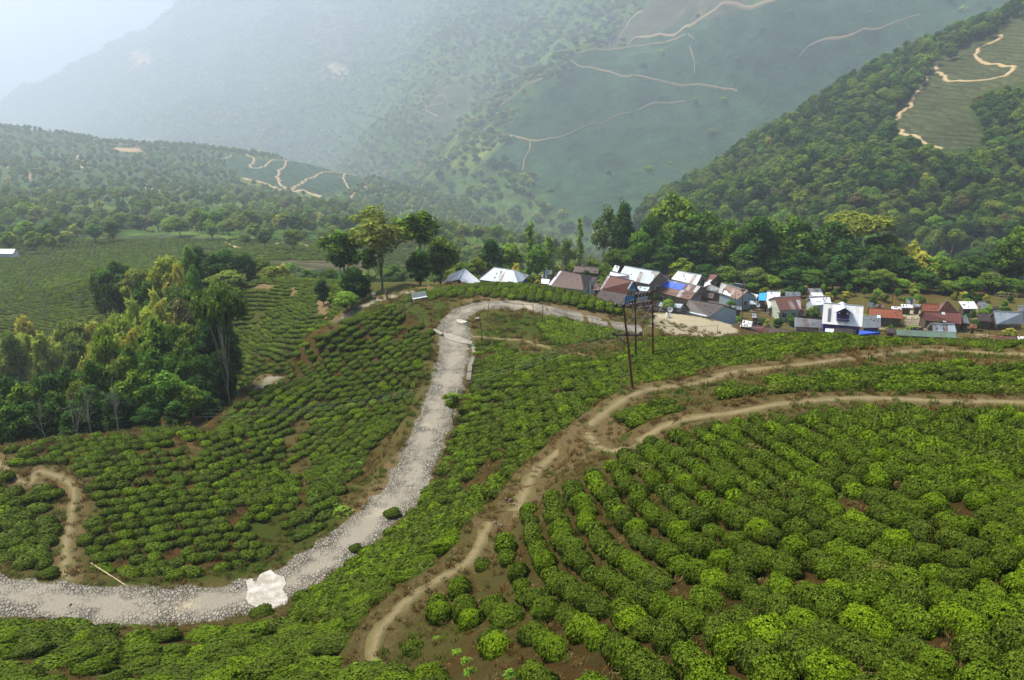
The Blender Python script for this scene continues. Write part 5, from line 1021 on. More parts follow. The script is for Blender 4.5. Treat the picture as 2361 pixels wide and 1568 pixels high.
house('ramshackle hut of grey boards right of the open shack', 'C', (1880, 490), (1990, 480), (1878, 415), (1950, 410), 2.0, .8, 'tin_grey', 'wall_plank', 'gable')
house('dark brown leaning shed left of the wide silver roof', 'C', (1870, 615), (2030, 630), (1868, 540), (2000, 538), 2.2, .9, 'rust_dark', 'wall_wood', 'shed')
house('wide silver roof above a stake fence at the far right', 'C', (2068, 652), (2361, 650), (2040, 515), (2350, 530), 1.6, 2.2, 'tin_blue_grey', 'wall_wood', 'gable', ())
house('patched rusty shed behind the tea bushes at the right edge', 'C', (2045, 835), (2250, 848), (2045, 775), (2285, 785), 1.6, .6, 'rust_red', 'wall_plank', 'shed')
house('small white roof at the right edge behind the tea bushes', 'C', (2310, 850), (2400, 850), (2290, 780), (2400, 785), 1.7, .6, 'tin_white', 'wall_wood', 'shed')
house('pinkish red sheet roof just behind the tea crest', 'B', (1735, 965), (1950, 972), (1742, 892), (1958, 912), 1.8, .7, 'sheet_pink', 'wall_wood', 'shed')
house('long brown roof hugging the tea crest right of the pink sheets', 'B', (1960, 985), (2360, 985), (1965, 915), (2360, 955), 1.6, .6, 'rust_brown', 'wall_wood', 'shed')
house('brown roof left of the pink sheets behind the sandy bank', 'B', (1600, 985), (1720, 985), (1545, 872), (1705, 890), 1.8, .8, 'rust_dark', 'wall_wood', 'shed')
house('small white roof with a red cloth above the pink sheets', 'B', (1650, 905), (1785, 915), (1690, 828), (1800, 850), 2.0, .7, 'tin_white', 'wall_wood', 'shed')
house('weathered grey plank shed left of the big white house', 'C', (-60, 680), (225, 690), (-60, 578), (228, 608), 1.9, .9, 'tin_grey', 'wall_plank', 'shed')
house('tiny white hut on the far left hillside by a pale track', 'G', (12, 598), (34, 598), (12, 590), (34, 590), 3.0, 1.0, 'tin_white', 'wall_white', 'gable', (), 'hut', 'hut') if False else None
# ---- dishes
def dish(label, reg, x, y, h=2.8, r=.42):
    w = N.at(*P2(reg, (x, y)), h=h, ymin=124, ymax=200); rt = empty('satellite_dish', w); tag(rt, label, 'satellite dish'); mb = MB(); n = 14; rg = []
    for k in range(4):
        f = k/3; rg.append([Vector((math.cos(t)*r*f, -.16+.16*f*f*0-.12*(1-f*f)*-1*.9-.05, math.sin(t)*r*f)) for t in [2*math.pi*i/n for i in range(n)]])
    R = Matrix.Rotation(math.radians(-25), 3, 'X') @ Matrix.Identity(3)
    for k in range(3):
        for i in range(n): j = (i+1) % n; mb.face([R @ rg[k][i], R @ rg[k][j], R @ rg[k+1][j], R @ rg[k+1][i]] if k else [R @ rg[0][0], R @ rg[1][j], R @ rg[1][i]])
    mb.build('reflector', M['dish_white'], rt); a = MB(); a.tube([R @ Vector((0, -.1, -r)), R @ Vector((0, -.6, 0))], .015, 5); a.box(R @ Vector((0, -.6, 0)), (.07, .1, .07)); a.build('feed_arm', M['metal_dark'], rt); s = MB(); s.tube([(0, .05, 0), (0, .12, -.9)], .03, 6); s.build('mast', M['metal_dark'], rt)
for L, g, x, y in [('white dish at the right corner of the silver hipped roof', 'A', 1142, 396), ('white dish on the dark brown lean-to of the blue house', 'B', 36, 450), ('white dish above the large pale sheet roof', 'B', 300, 178), ('left of two dishes on the purple-brown roof', 'B', 1170, 218), ('right of two dishes on the purple-brown roof', 'B', 1222, 230),
                   ('white dish on the small rusty gable roof', 'B', 1242, 340), ('large dish at the edge of the sandy bank', 'B', 825, 700), ('white dish beside the turquoise shack', 'B', 1862, 652), ('white dish on the white sheet roof above the bamboo fence', 'C', 112, 358)]: dish(L, g, x, y, r=.5 if 'large' in L else .4)
# ---- posts, poles
POST = {}
def post(label, reg, xb, yb, xt, yt, r=.05, mat='metal_dark', arms=(), key=None, name='utility_pole', cat='pole', caps=True, ymin=None, ymax=None, insul=True):
    w = N.at(*P2(reg, (xb, yb)), ymin=ymin, ymax=ymax); a, b = ray(*P2(reg, (xt, yt))); top = Vector((float(a)*w.y, w.y, float(b)*w.y)); T = top-w
    rt = empty(name, w); tag(rt, label, cat); mb = MB(); mb.tube([(0, 0, -.5), T*.5, T], [r, r*.9, r*.8], 8); mb.build('shaft', M[mat], rt)
    for (f, half, vee) in arms:
        am = MB(); p = T*f; am.box(p, (half*2, .09, .09)); 
        if vee: am.tube([p+Vector((-half*.8, 0, 0)), T*(f-vee)], .025, 5); am.tube([p+Vector((half*.8, 0, 0)), T*(f-vee)], .025, 5)
        ao = am.build('cross_arm', M['metal_dark'], rt)
        if insul:
            for sx in (-1, 0, 1):
                ib = MB(); c0 = p+Vector((sx*half*.92, 0, .05)); ib.tube([c0, c0+Vector((0, 0, .06)), c0+Vector((0, 0, .14)), c0+Vector((0, 0, .2))], [.05, .11, .12, .05], 8); ib.build('insulator', M['porcelain'], ao, smooth=True)
    if key: POST[key] = (w, top)
    return rt, w, top
post('rusty steel pole leaning beside the dirt path with V-shaped brackets', 'B', 396, 1632, 275, 655, .085, 'metal_rust', ((.985, .55, .0), (.655, 1.0, .12)), 'front', ymin=40, ymax=62)
_, t1, t1t = post('left pole of the steel pair carrying crossbeams above the tea slope', 'B', 428, 1280, 413, 505, .08, 'metal_dark', (), 'twinL', ymin=60, ymax=90)
_, t2, t2t = post('right rusty pole of the steel pair carrying crossbeams', 'B', 628, 1275, 616, 470, .09, 'metal_rust', (), 'twinR', ymin=60, ymax=90)
rt = empty('pole_crossbeams', t1); tag(rt, 'rack of crossbeams with dark insulators strung between the two steel poles', 'crossbeam rack')
for f, ex in ((.985, .06), (.835, .18), (.80, .18), (.765, .18), (.62, .1)):
    a, b = t1.lerp(t1t, f)-t1, t2.lerp(t2t, f)-t1; e = (b-a)*ex; m = MB(); m.tube([a-e, b+e], .06, 4); bo = m.build('beam', M['metal_dark'], rt)
    if f > .9 or f == .80:
        for k in range(5): p = a.lerp(b, .12+.19*k); ib = MB(); s = -1 if f > .9 else 1; ib.tube([p, p+Vector((0, 0, .1*s)), p+Vector((0, 0, .2*s)), p+Vector((0, 0, .34*s))], [.05, .13, .09, .13], 8); ib.build('insulator', M['porcelain'], bo, smooth=True)
post('tall dark village pole with cross-arm behind the tea crest', 'B', 1672, 985, 1690, 400, .08, 'metal_rust', ((.93, .6, .08), (.86, .35, .0)), 'v1', ymin=128, ymax=200)
post('short dark pole with two arms right of the tall village pole', 'B', 2115, 988, 2135, 722, .06, 'metal_dark', ((.9, .5, .12), (.78, .3, .0)), 'v2', ymin=128, ymax=200)
for L, g, xb, yb, xt, yt, k in [('thin rusty pole in front of the blue house', 'B', 252, 640, 262, 345, 'p1'), ('thin dark pole before the plank gable of the pale roof', 'B', 553, 415, 556, 228, 'p2'), ('thin pole beside the small high gabled hut', 'B', 850, 322, 860, 122, 'p3'), ('thin pole left of the tall village pole', 'B', 1593, 745, 1602, 498, 'p4'),
    ('thin pole in front of the white awning', 'B', 2010, 722, 2028, 480, 'p5'), ('pale pole at the wood edge behind the prayer flags', 'C', 975, 452, 982, 250, 'p6'), ('weathered pole leaning in the field at the right', 'C', 1985, 815, 2018, 605, 'p7'), ('thin pole left of the big white house', 'C', 150, 700, 145, 450, 'p8'),
    ('pole behind the low rust brown roof', 'A', 1950, 268, 1950, 80, 'p9'), ('pole in front of the white pyramid roof', 'A', 316, 375, 306, 190, 'q1'), ('leaning post left of the white pyramid roof', 'A', 120, 392, 80, 260, 'q2'), ('thin post before the silver hipped roof', 'A', 762, 398, 742, 258, 'q3')]:
    post(L, g, xb, yb, xt, yt, .05, 'metal_rust' if 'rusty' in L else 'metal_dark', (), k, ymin=(121 if k[0] == 'q' else 128), ymax=200)
for L, g, xb, yb, xt, yt in [('wire post at the upper inner edge of the hairpin', 'A', 735, 778, 765, 545), ('leaning wire post on the grass patch by the village road', 'A', 1303, 832, 1270, 645), ('straight wire post beside the leaning one', 'A', 1392, 850, 1390, 662), ('tall wire post standing in the tea corner at the hairpin', 'A', 684, 1100, 638, 742),
    ('wire post among the tea of the small patch', 'A', 1968, 1036, 1972, 800), ('wire post in the tea row before the mint house', 'A', 1880, 582, 1870, 432), ('wire post in the tea row left of the mint house', 'A', 1342, 498, 1340, 372), ('wire post on the sunny corner left of the bench', 'D', 832, 1120, 808, 940),
    ('wire post on the spur left of the bench', 'D', 720, 1130, 716, 985), ('wire post on the grass below the bench', 'D', 982, 1242, 957, 1098), ('wire post behind the bench', 'D', 852, 930, 857, 855), ('wire post by the track end', 'D', 1062, 858, 1038, 765), ('thin post in the tea right of the small patch', 'B', 492, 1065, 513, 870),
    ('stubby concrete post before the sandy bank', 'B', 1383, 990, 1392, 885), ('light wooden post before the brown roofs', 'B', 1705, 1003, 1705, 832), ('broken leaning post at the lower road bend', 'G', 228, 1340, 209, 1280)]:
    post(L, g, xb, yb, xt, yt, .035, 'wood_raw' if 'wood' in L or 'broken' in L else 'metal_dark', (), L, 'fence_post' if 'wire' in L else 'post', 'post')
bs = N.at(215, 1318); be = N.at(290, 1352); m = MB(); m.tube([(0, 0, .7), be-bs+Vector((0, 0, .1))], .045, 6); o = m.build('fallen_pole', M['bamboo_dry'], None, loc=bs); tag(o, 'pale bamboo pole propped slanting beside the lower road bend', 'bamboo pole')
def wire(label, p, q, sag=.5, r=.014, mat='wire_black', name='overhead_wire'):
    p, q = Vector(p), Vector(q); m = MB(); n = 14; m.tube([p.lerp(q, i/n)-p-Vector((0, 0, sag*4*(i/n)*(1-i/n))) for i in range(n+1)], r, 4, cap=False); o = m.build(name, M[mat], None, loc=p); tag(o, label, 'wire', 'overhead wires')
T = lambda k: POST[k][1]
keys = ['wire post on the spur left of the bench', 'wire post on the sunny corner left of the bench', 'wire post on the grass below the bench', 'wire post at the upper inner edge of the hairpin', 'leaning wire post on the grass patch by the village road', 'straight wire post beside the leaning one', 'wire post among the tea of the small patch', 'thin post in the tea right of the small patch', 'stubby concrete post before the sandy bank', 'tall dark village pole']
for i, (a, b) in enumerate(zip(keys[:-2], keys[1:-1])): wire('low dark cable sagging between the thin posts along the hairpin', T(a), T(b), .35, .022)
wire('cable from the tall corner post to the grass post', T(keys[3+0]), T('tall wire post standing in the tea corner at the hairpin'), .3, .012)
fa, fb = POST['front']; far = [Vector(pt(2700, 640, 70)), Vector(pt(2700, 660, 70)), Vector(pt(2700, 715, 66))]
for k, dx in enumerate((-.9, 0, .9)):
    q = fa.lerp(fb, .67)+Vector((dx, 0, .15)); wire('grey power line running left from the leaning front pole', q, Vector(pt(480-14*k, 945+8*k, 70)), 1.8, .004, 'wire_grey'); wire('grey line running from the front pole to the steel pair', q, t2.lerp(t2t, .8)+Vector((dx, 0, 0)), .4, .012, 'wire_grey')
for k, f in enumerate((.835, .80, .765)): wire('long power line from the steel pair across the village to the right', t2.lerp(t2t, f)+Vector((.4, 0, 0)), Vector(pt(2500, 765+12*k, 88)), 2.2, .018, 'wire_grey')
wire('power line from the steel pair to the tall village pole', t2.lerp(t2t, .98), T('v1'), .8, .014); wire('line between the tall and the short village poles', T('v1'), T('v2'), .6, .014); wire('line from the short village pole to the leaning field pole', T('v2'), T('p7'), 1., .014)
wire('line from the blue house pole to the steel pair', T('p1'), t1t, .5, .014); wire('stay wire of the leaning front pole', fa.lerp(fb, .95), fa+Vector((-1.1, -1.2, .2)), 0, .01, 'wire_grey')
# ---- flags
FC = {'yellow': (.75, .58, .03), 'white': (.75, .76, .78), 'green': (.04, .34, .12), 'red': (.62, .03, .03), 'blue': (.04, .07, .45), 'orange': (.7, .16, .03)}
for k, c in FC.items(): plain('cloth_'+k, c, .8, .1, var=.12)
def flagpole(label, reg, x, yb, yt, cols, w=.45, banner=True):
    p = N.at(*P2(reg, (x, yb)), h=.0, ymin=121, ymax=200); a, b = ray(*P2(reg, (x, yt))); H = float(b)*p.y-p.z; rt = empty('prayer_flag', p); tag(rt, label, 'flag'); m = MB(); m.tube([(0, 0, -.3), (0, 0, H)], .03, 6); m.build('flagpole', M['bamboo_dry'], rt)
    n = len(cols); z = H-.1; hh = (H*.75)/n
    for i, c in enumerate(cols):
        m = MB(); pts = [[Vector((.03+w*u*(1-.25*math.sin(i+v*2)), .12*math.sin(u*5+v*3+i), z-hh*v-.15*u)) for u in (0, .33, .66, 1)] for v in (0, .33, .66, 1)]
        for r_ in range(3):
            for s_ in range(3): m.face([pts[r_][s_], pts[r_][s_+1], pts[r_+1][s_+1], pts[r_+1][s_]])
        m.build('flag_cloth', M['cloth_'+c], rt, smooth=True); z -= hh
flagpole('tall yellow vertical prayer flag above the sandy bank', 'B', 965, 755, 655, ['yellow', 'yellow']); flagpole('white vertical prayer flag left of the yellow one', 'B', 930, 750, 650, ['white', 'white']); flagpole('green vertical prayer flag right of the yellow one', 'B', 1055, 765, 650, ['green', 'green'], .35)
flagpole('dark blue vertical prayer flag between green and red ones', 'B', 1094, 768, 670, ['blue', 'blue'], .35); flagpole('red vertical prayer flag before the chocolate roof', 'B', 1152, 778, 658, ['red', 'red'], .5); flagpole('green white and yellow flag at the end of the flag row', 'B', 1300, 785, 685, ['green', 'white', 'yellow'], 1.0)
flagpole('green and yellow flag flying over the large pale roof', 'B', 490, 420, 280, ['green', 'yellow'], .7); flagpole('green white and yellow flag above the low white roof', 'C', 1118, 500, 358, ['green', 'white', 'yellow'], .8); flagpole('orange flag on the lean-to of the blue house', 'B', 36, 560, 470, ['orange'], .35)
flagpole('small white flag left of the white pyramid roof', 'A', 245, 372, 232, ['white'], .3); flagpole('yellow flag on the left of the big white roof', 'C', 350, 660, 480, ['yellow'], .5)
pa, pb = N.at(*P2('C', (660, 520)), h=0, ymin=128, ymax=200), N.at(*P2('C', (905, 520)), ymin=128, ymax=200); rt = empty('prayer_flag_string', pa); tag(rt, 'string of small coloured prayer flags between the white house and the wood', 'prayer flags'); m = MB(); A0, B0 = Vector((0, 0, 2.6)), pb-pa+Vector((0, 0, 1.6)); m.tube([A0, A0.lerp(B0, .5)-Vector((0, 0, .4)), B0], .015, 4); m.build('string', M['wire_black'], rt)
for i, c in enumerate(['yellow', 'white', 'white', 'green', 'white', 'red', 'white', 'yellow']):
    p = A0.lerp(B0, (i+.3)/8.2)-Vector((0, 0, 1.6*(i/8)*(1-i/8))); q = p+(B0-A0)/9.5; m = MB(); m.hexa([p-Vector((0, 0, .55)), q-Vector((0, 0, .5)), q+Vector((0, .03, -.5)), p+Vector((0, .03, -.55))], [p, q, q+Vector((0, .03, 0)), p+Vector((0, .03, 0))]); m.build('flag_cloth', M['cloth_'+c], rt)
for z, q in ((2.6, A0), (1.6, B0)): m = MB(); m.tube([q-Vector((0, 0, z+.5)), q], .03, 5); m.build('flagpole', M['bamboo_dry'], rt)
# ---- fences
def fence(label, reg, x0, y0, x1, y1, h, sp=.22, mat='bamboo_dry', rails=2, irregular=.25, name='bamboo_fence'):
    a, b = N.at(*P2(reg, (x0, y0)), ymin=128, ymax=200), N.at(*P2(reg, (x1, y1)), ymin=128, ymax=200); rt = empty(name, a); tag(rt, label, 'fence'); L = (b-a).length; n = max(3, min(90, int(L/sp))); rr = random.Random(label); m = MB()
    for i in range(n+1):
        p = (b-a)*(i/n); p = Vector((p.x, p.y, float(N.z(a.x+p.x, a.y+p.y))-a.z)); hh = h*(1+rr.uniform(-irregular, irregular)); m.tube([p-Vector((0, 0, .2)), p+Vector((rr.uniform(-.06, .06), 0, hh))], .035, 4)
    m.build('stakes', M[mat], rt)
    for k in range(rails):
        z = h*(.3+.45*k); r_ = MB(); pts = []
        for i in range(9): p = (b-a)*(i/8); pts.append(Vector((p.x, p.y-.05, float(N.z(a.x+p.x, a.y+p.y))-a.z+z)))
        r_.tube(pts, .04, 4); r_.build('rail', M[mat], rt)
fence('low picket fence of pale bamboo left of the big white house', 'C', 62, 528, 240, 528, 1.3); fence('brown palisade of upright stakes before the orange and brown roof', 'C', 900, 655, 1290, 665, 1.7, .16, 'wall_plank'); fence('open bamboo frame in front of the long rusty roof', 'C', 1295, 668, 1512, 665, 1.0, .8, rails=3)
fence('stake fence below the wide silver roof', 'C', 2080, 705, 2310, 712, 1.2, .18, 'wall_plank'); fence('bamboo trellis in the dry field at the right', 'C', 1665, 800, 2040, 828, .9, .5, rails=3); fence('rickety bamboo frame at the wood edge', 'C', 2050, 392, 2280, 398, 1.3, .9, rails=3)
fence('slanting cane fence by the brown garden', 'B', 1700, 800, 2000, 790, 1.2, .3, 'bamboo_dry'); fence('dry cane fence below the plank gable', 'B', 640, 600, 720, 610, 1.4, .2)
# ---- sandy bank wall and pale stones
# ---------------------------------------------------------------- things on and beside the road
def poly_patch(name, sheet, pts, mat, lift, label=None, thick=.12):
    W = [sheet.at(*p) for p in pts]; RP = np.vstack([road['P'], vroad['P']])
    for w in W: w.z = float(RP[((RP[:, 0]-w.x)**2+(RP[:, 1]-w.y)**2).argmin(), 2])+.04-lift
    A_ = np.array([(w.x, w.y, 1) for w in W]); cf_ = np.linalg.lstsq(A_, np.array([w.z for w in W]), rcond=None)[0]
    for w in W: w.z = float(cf_[0]*w.x+cf_[1]*w.y+cf_[2])+.03
    z = sum(w.z for w in W)/len(W); m = MB(); c = W[0]
    b = [Vector((w.x-c.x, w.y-c.y, w.z-c.z-.2)) for w in W]; t = [Vector((p.x, p.y, p.z+.2+lift)) for p in b]
    area = sum(b[i].x*b[(i+1) % len(b)].y-b[(i+1) % len(b)].x*b[i].y for i in range(len(b)))
    if area < 0: b, t = b[::-1], t[::-1]
    m.hexa(b, t); return m.build(name, mat, None, loc=c)
t = NT('white_concrete'); n = t.noise(1.0, 7, .75, t.pos()); n2 = t.noise(12, 4, .7, t.pos()); c = t.mix(t.ramp(n, [(.45, 0.), (.6, 1.)]), (.32, .285, .225), (.52, .50, .46)); c = t.mix(t.math('MULTIPLY', n2, .3), c, (.35, .33, .3)); t.bump(n2, .3, .05); M['white_concrete'] = t.fin(c, .8, .2)
cpt = [(568,1345),(580,1338),(590,1348),(600,1330),(612,1326),(625,1318),(636,1330),(655,1332),(660,1350),(652,1362),(664,1382),(650,1398),(628,1410),(600,1412),(575,1400),(568,1385),(572,1365)]
o = poly_patch('road_patch', N, cpt, M['white_concrete'], .07); o['kind'] = 'structure'
o = poly_patch('road_patch', N, [(1022,771),(1040,772),(1090,790),(1086,797),(1060,793),(1028,783)], M['cement'], .05); o['kind'] = 'structure'
o = poly_patch('road_patch', N, [(1052,740),(1062,738),(1078,744),(1066,749),(1056,747)], M['white_concrete'], .05); o['kind'] = 'structure'
def slab_thing(name, label, cat, p, size, rz, tilt, mat):
    w = N.at(*p); m = MB(); m.box((0, 0, 0), size); o = m.build(name, M[mat], None, loc=w+Vector((0, 0, size[2]*.5+.03))); o.rotation_euler = (tilt, 0, rz); tag(o, label, cat)
    bv = o.modifiers.new('b', 'BEVEL'); bv.width = .03; bv.segments = 2
slab_thing('concrete_slab', 'pale concrete slab lying on the left verge of the road below the hairpin', 'slab', (1010, 770), (1.7, .4, .3), -.9, .15, 'cement'); slab_thing('stone_block', 'pale stone block on the inner verge of the hairpin', 'stone', (1101, 738), (.6, .4, .25), .4, .1, 'cement')
# low retaining wall on the outer road edge
def wall_along(name, label, pts, th, h, mat, low=1.0):
    W = [N.at(*p) for p in pts]; W = spline([(w.x, w.y, w.z) for w in W], .8); rt0 = W[0]; m = MB(); T_ = np.gradient(W[:, :2], axis=0); T_ /= np.linalg.norm(T_, axis=1)[:, None]; Nm = np.c_[-T_[:, 1], T_[:, 0]]*th/2; rr = random.Random(1)
    for i in range(len(W)-1):
        p, q = W[i]-rt0, W[i+1]-rt0; n, n2 = Nm[i], Nm[i+1]; b = [Vector((p[0]+n[0], p[1]+n[1], p[2]-low)), Vector((p[0]-n[0], p[1]-n[1], p[2]-low)), Vector((q[0]-n2[0], q[1]-n2[1], q[2]-low)), Vector((q[0]+n2[0], q[1]+n2[1], q[2]-low))]; hh = low+h+rr.uniform(-.05, .05)
        m.hexa(b, [v+Vector((0, 0, hh)) for v in b])
    o = m.build(name, M[mat], None, loc=Vector(rt0)); tag(o, label, 'wall')
wall_along('retaining_wall', 'low weathered stone wall holding the outer road edge below the hairpin', [(1090,797),(1093,820),(1085,845),(1080,880)], .45, .25, 'stone_wall', 1.6)
wall_along('retaining_wall', 'short mossy stone wall under the outer road edge beside the bushes', [(1000,1085),(985,1110),(975,1150)], .4, .05, 'stone_wall', 1.6)
wall_along('retaining_wall', 'pale cement parapet between the tea row and the village roofs', [(1208,655),(1250,655),(1300,662),(1328,670)], .5, .7, 'cement', .8)
# litter and loose stones by the road
m = MB(); rr = random.Random(4)
rs_me = []
for k in range(3):
    m = MB(); pts = [Vector((math.cos(a)*rr.uniform(.7, 1)*.16, math.sin(a)*rr.uniform(.7, 1)*.12, 0)) for a in [i*1.05 for i in range(6)]]; m.hexa([p-Vector((0, 0, .03)) for p in pts], [p*.6+Vector((0, 0, .09)) for p in pts]); me_ = bpy.data.meshes.new('stone'); me_.from_pydata(m.v, [], m.f); me_.materials.append(M['stone_wall']); rs_me.append(me_)
for i in range(60):
    d = rr.choice([road, road, vroad, upath, lpath]); j = rr.randrange(len(d['P'])); P = d['P'][j]; s = rr.choice([-1, 1])*(d['w']/2+rr.uniform(-.2, .5)); x, y = P[0]+s*rr.uniform(.6, 1), P[1]+s*.4*rr.uniform(-1, 1)
    o = bpy.data.objects.new('stone', rr.choice(rs_me)); C.objects.link(o); o.location = (x, y, float(N.z(x, y))+.06); o.rotation_euler = (0, 0, rr.uniform(0, 6)); f = rr.uniform(.35, .9); o.scale = (f, f, f); tag(o, 'small pale loose stone lying along the road edge', 'stone', 'loose stones by the road')
# ---- bench
w = N.at(968, 693); rt = empty('park_bench', w, math.radians(28)); tag(rt, 'white slatted metal bench on the grass above the road bend', 'bench'); Lb = 2.0
for nm, tilt, y0, z0, n in (('seat', 0, -.05, .45, 5), ('backrest', 1.3, .2, .55, 5)):
    m = MB()
    for i in range(n):
        if nm == 'seat': m.box((0, y0-.2+i*.1, z0), (Lb, .07, .03))
        else: m.box((0, y0+i*.03, z0+i*.11), (Lb, .03, .07))
    m.build(nm, M['trim_white'], rt)
for x in (-Lb/2+.1, 0, Lb/2-.1):
    m = MB(); m.tube([(x, -.3, 0), (x, -.25, .43), (x, .2, .43), (x, .34, 1.05)], .03, 6); m.tube([(x, .2, .43), (x, .3, 0)], .03, 6); m.build('leg', M['trim_white'], rt)
# ---- people on the back track
def person(label, p, cols, Y, sit=False, heading=0.):
    a, b = ray(*p); x = float(a*Y); z = float(N.z(x, Y)); V = {}; E_ = []; R = {}
    def add(k, co, r): V[k] = co; R[k] = r
    add('pel', (0, 0, .95), .15); add('che', (0, -.02, 1.3), .17); add('nec', (0, 0, 1.5), .06); add('hd', (0, -.01, 1.62), .095); add('tp', (0, 0, 1.73), .08)
    E_ += [('pel', 'che'), ('che', 'nec'), ('nec', 'hd'), ('hd', 'tp')]
    for s, n in ((-1, 'l'), (1, 'r')):
        fwd = .12*s
        for k, co, r in (('hip', (.1*s, 0, .9), .10), ('kne', (.11*s, -.03-fwd, .5), .065), ('ank', (.11*s, -fwd, .09), .045), ('toe', (.11*s, -.16-fwd, .04), .04), ('sho', (.19*s, 0, 1.42), .065), ('elb', (.25*s, .02+fwd, 1.13), .045), ('wri', (.26*s, -.08+fwd*1.4, .89), .03), ('plm', (.26*s, -.10+fwd*1.4, .82), .034)): add(k+n, co, r)
        E_ += [('pel', 'hip'+n), ('hip'+n, 'kne'+n), ('kne'+n, 'ank'+n), ('ank'+n, 'toe'+n), ('che', 'sho'+n), ('sho'+n, 'elb'+n), ('elb'+n, 'wri'+n), ('wri'+n, 'plm'+n)]
        for f in range(4): add('f%d%s' % (f, n), (.26*s, -.13+f*.02+fwd*1.4, .80), .009); add('g%d%s' % (f, n), (.255*s, -.14+f*.022+fwd*1.4, .735+.008*abs(f-1)), .008); E_ += [('plm'+n, 'f%d%s' % (f, n)), ('f%d%s' % (f, n), 'g%d%s' % (f, n))]
        add('th'+n, (.25*s, -.15+fwd*1.4, .83), .01); add('tt'+n, (.245*s, -.165+fwd*1.4, .79), .009); E_ += [('plm'+n, 'th'+n), ('th'+n, 'tt'+n)]
    ks = list(V); me = bpy.data.meshes.new('person'); me.from_pydata([V[k] for k in ks], [(ks.index(a_), ks.index(b_)) for a_, b_ in E_], []); o = bpy.data.objects.new('person', me); C.objects.link(o)
    sm = o.modifiers.new('skin', 'SKIN'); lay = me.skin_vertices[0] if me.skin_vertices else None
    if lay is None: me.attributes; 
    for i, k in enumerate(ks): lay.data[i].radius = (R[k], R[k])
    lay.data[0].use_root = True; ss = o.modifiers.new('ss', 'SUBSURF'); ss.levels = ss.render_levels = 2
    tt = NT('skin_and_trousers'); pz = tt.n('ShaderNodeSeparateXYZ'); tt.l(tt.coord('Object'), pz.inputs[0]); cc = tt.ramp(pz.outputs[2], [(.0, (.03, .03, .03)), (.07, cols[1]), (.98, cols[1]), (.99, (.28, .15, .09))], 'CONSTANT')
    cc = tt.mix(tt.math('GREATER_THAN', tt.math('ABSOLUTE', pz.outputs[0]), .235), cc, (.28, .15, .09)); mt = tt.fin(cc, .7, .2); me.materials.append(mt)
    o.location = (x, Y, z); o.rotation_euler = (0, 0, heading); tag(o, label, 'person')
    rs_ = [('pel', .158), ('mid', .16), ('che', .185), ('sh', .10)]
    sh = MB(); prof = [(.86, .17, .13), (1.0, .165, .125), (1.2, .185, .135), (1.38, .215, .13), (1.47, .15, .10), (1.51, .075, .07)]; rg = []
    for zz, rx, ry in prof: rg.append([Vector((rx*math.cos(q), ry*math.sin(q)-.01, zz)) for q in [2*math.pi*i/16 for i in range(16)]])
    for k in range(len(rg)-1):
        for i in range(16): j = (i+1) % 16; sh.face([rg[k][i], rg[k][j], rg[k+1][j], rg[k+1][i]])
    for s in (-1, 1): sh.tube([(.15*s, 0, 1.43), (.21*s, .0, 1.36), (.24*s, .02+.06*s, 1.2)], [.07, .075, .07], 10)
    sh.build('shirt', M['cloth_'+cols[0]] if 'cloth_'+cols[0] in M else M[cols[0]], o, smooth=True)
    hr = MB(); hv = [Vector((v[0]*.102, v[1]*.11+.018, max(v[2], -.35)*.12+1.66)) for v in IV1]
    for f in IF1: hr.face([hv[i] for i in f])
    hr.build('hair', M['wire_black'], o, smooth=True)
    fc = MB(); 
    for s in (-1, 1): fc.box((.033*s, -.098, 1.64), (.022, .012, .010))
    fc.box((0, -.112, 1.61), (.022, .03, .035)); fc.box((0, -.098, 1.572), (.045, .012, .010)); fc.build('face_features', M['wall_wood'], o)
    for s in (-1, 1): e = MB(); e.box((.098*s, 0, 1.62), (.018, .03, .05)); e.build('ear', M['wood_raw'], o)
person('dark haired person in white top and dark trousers walking on the back track', (863, 697), ('white', (.03, .03, .05)), 109, heading=.5)
person('person in black clothes further up the back track, half hidden by tea', (892, 690), ('wire_black', (.03, .03, .03)), 108.5, heading=2.2)
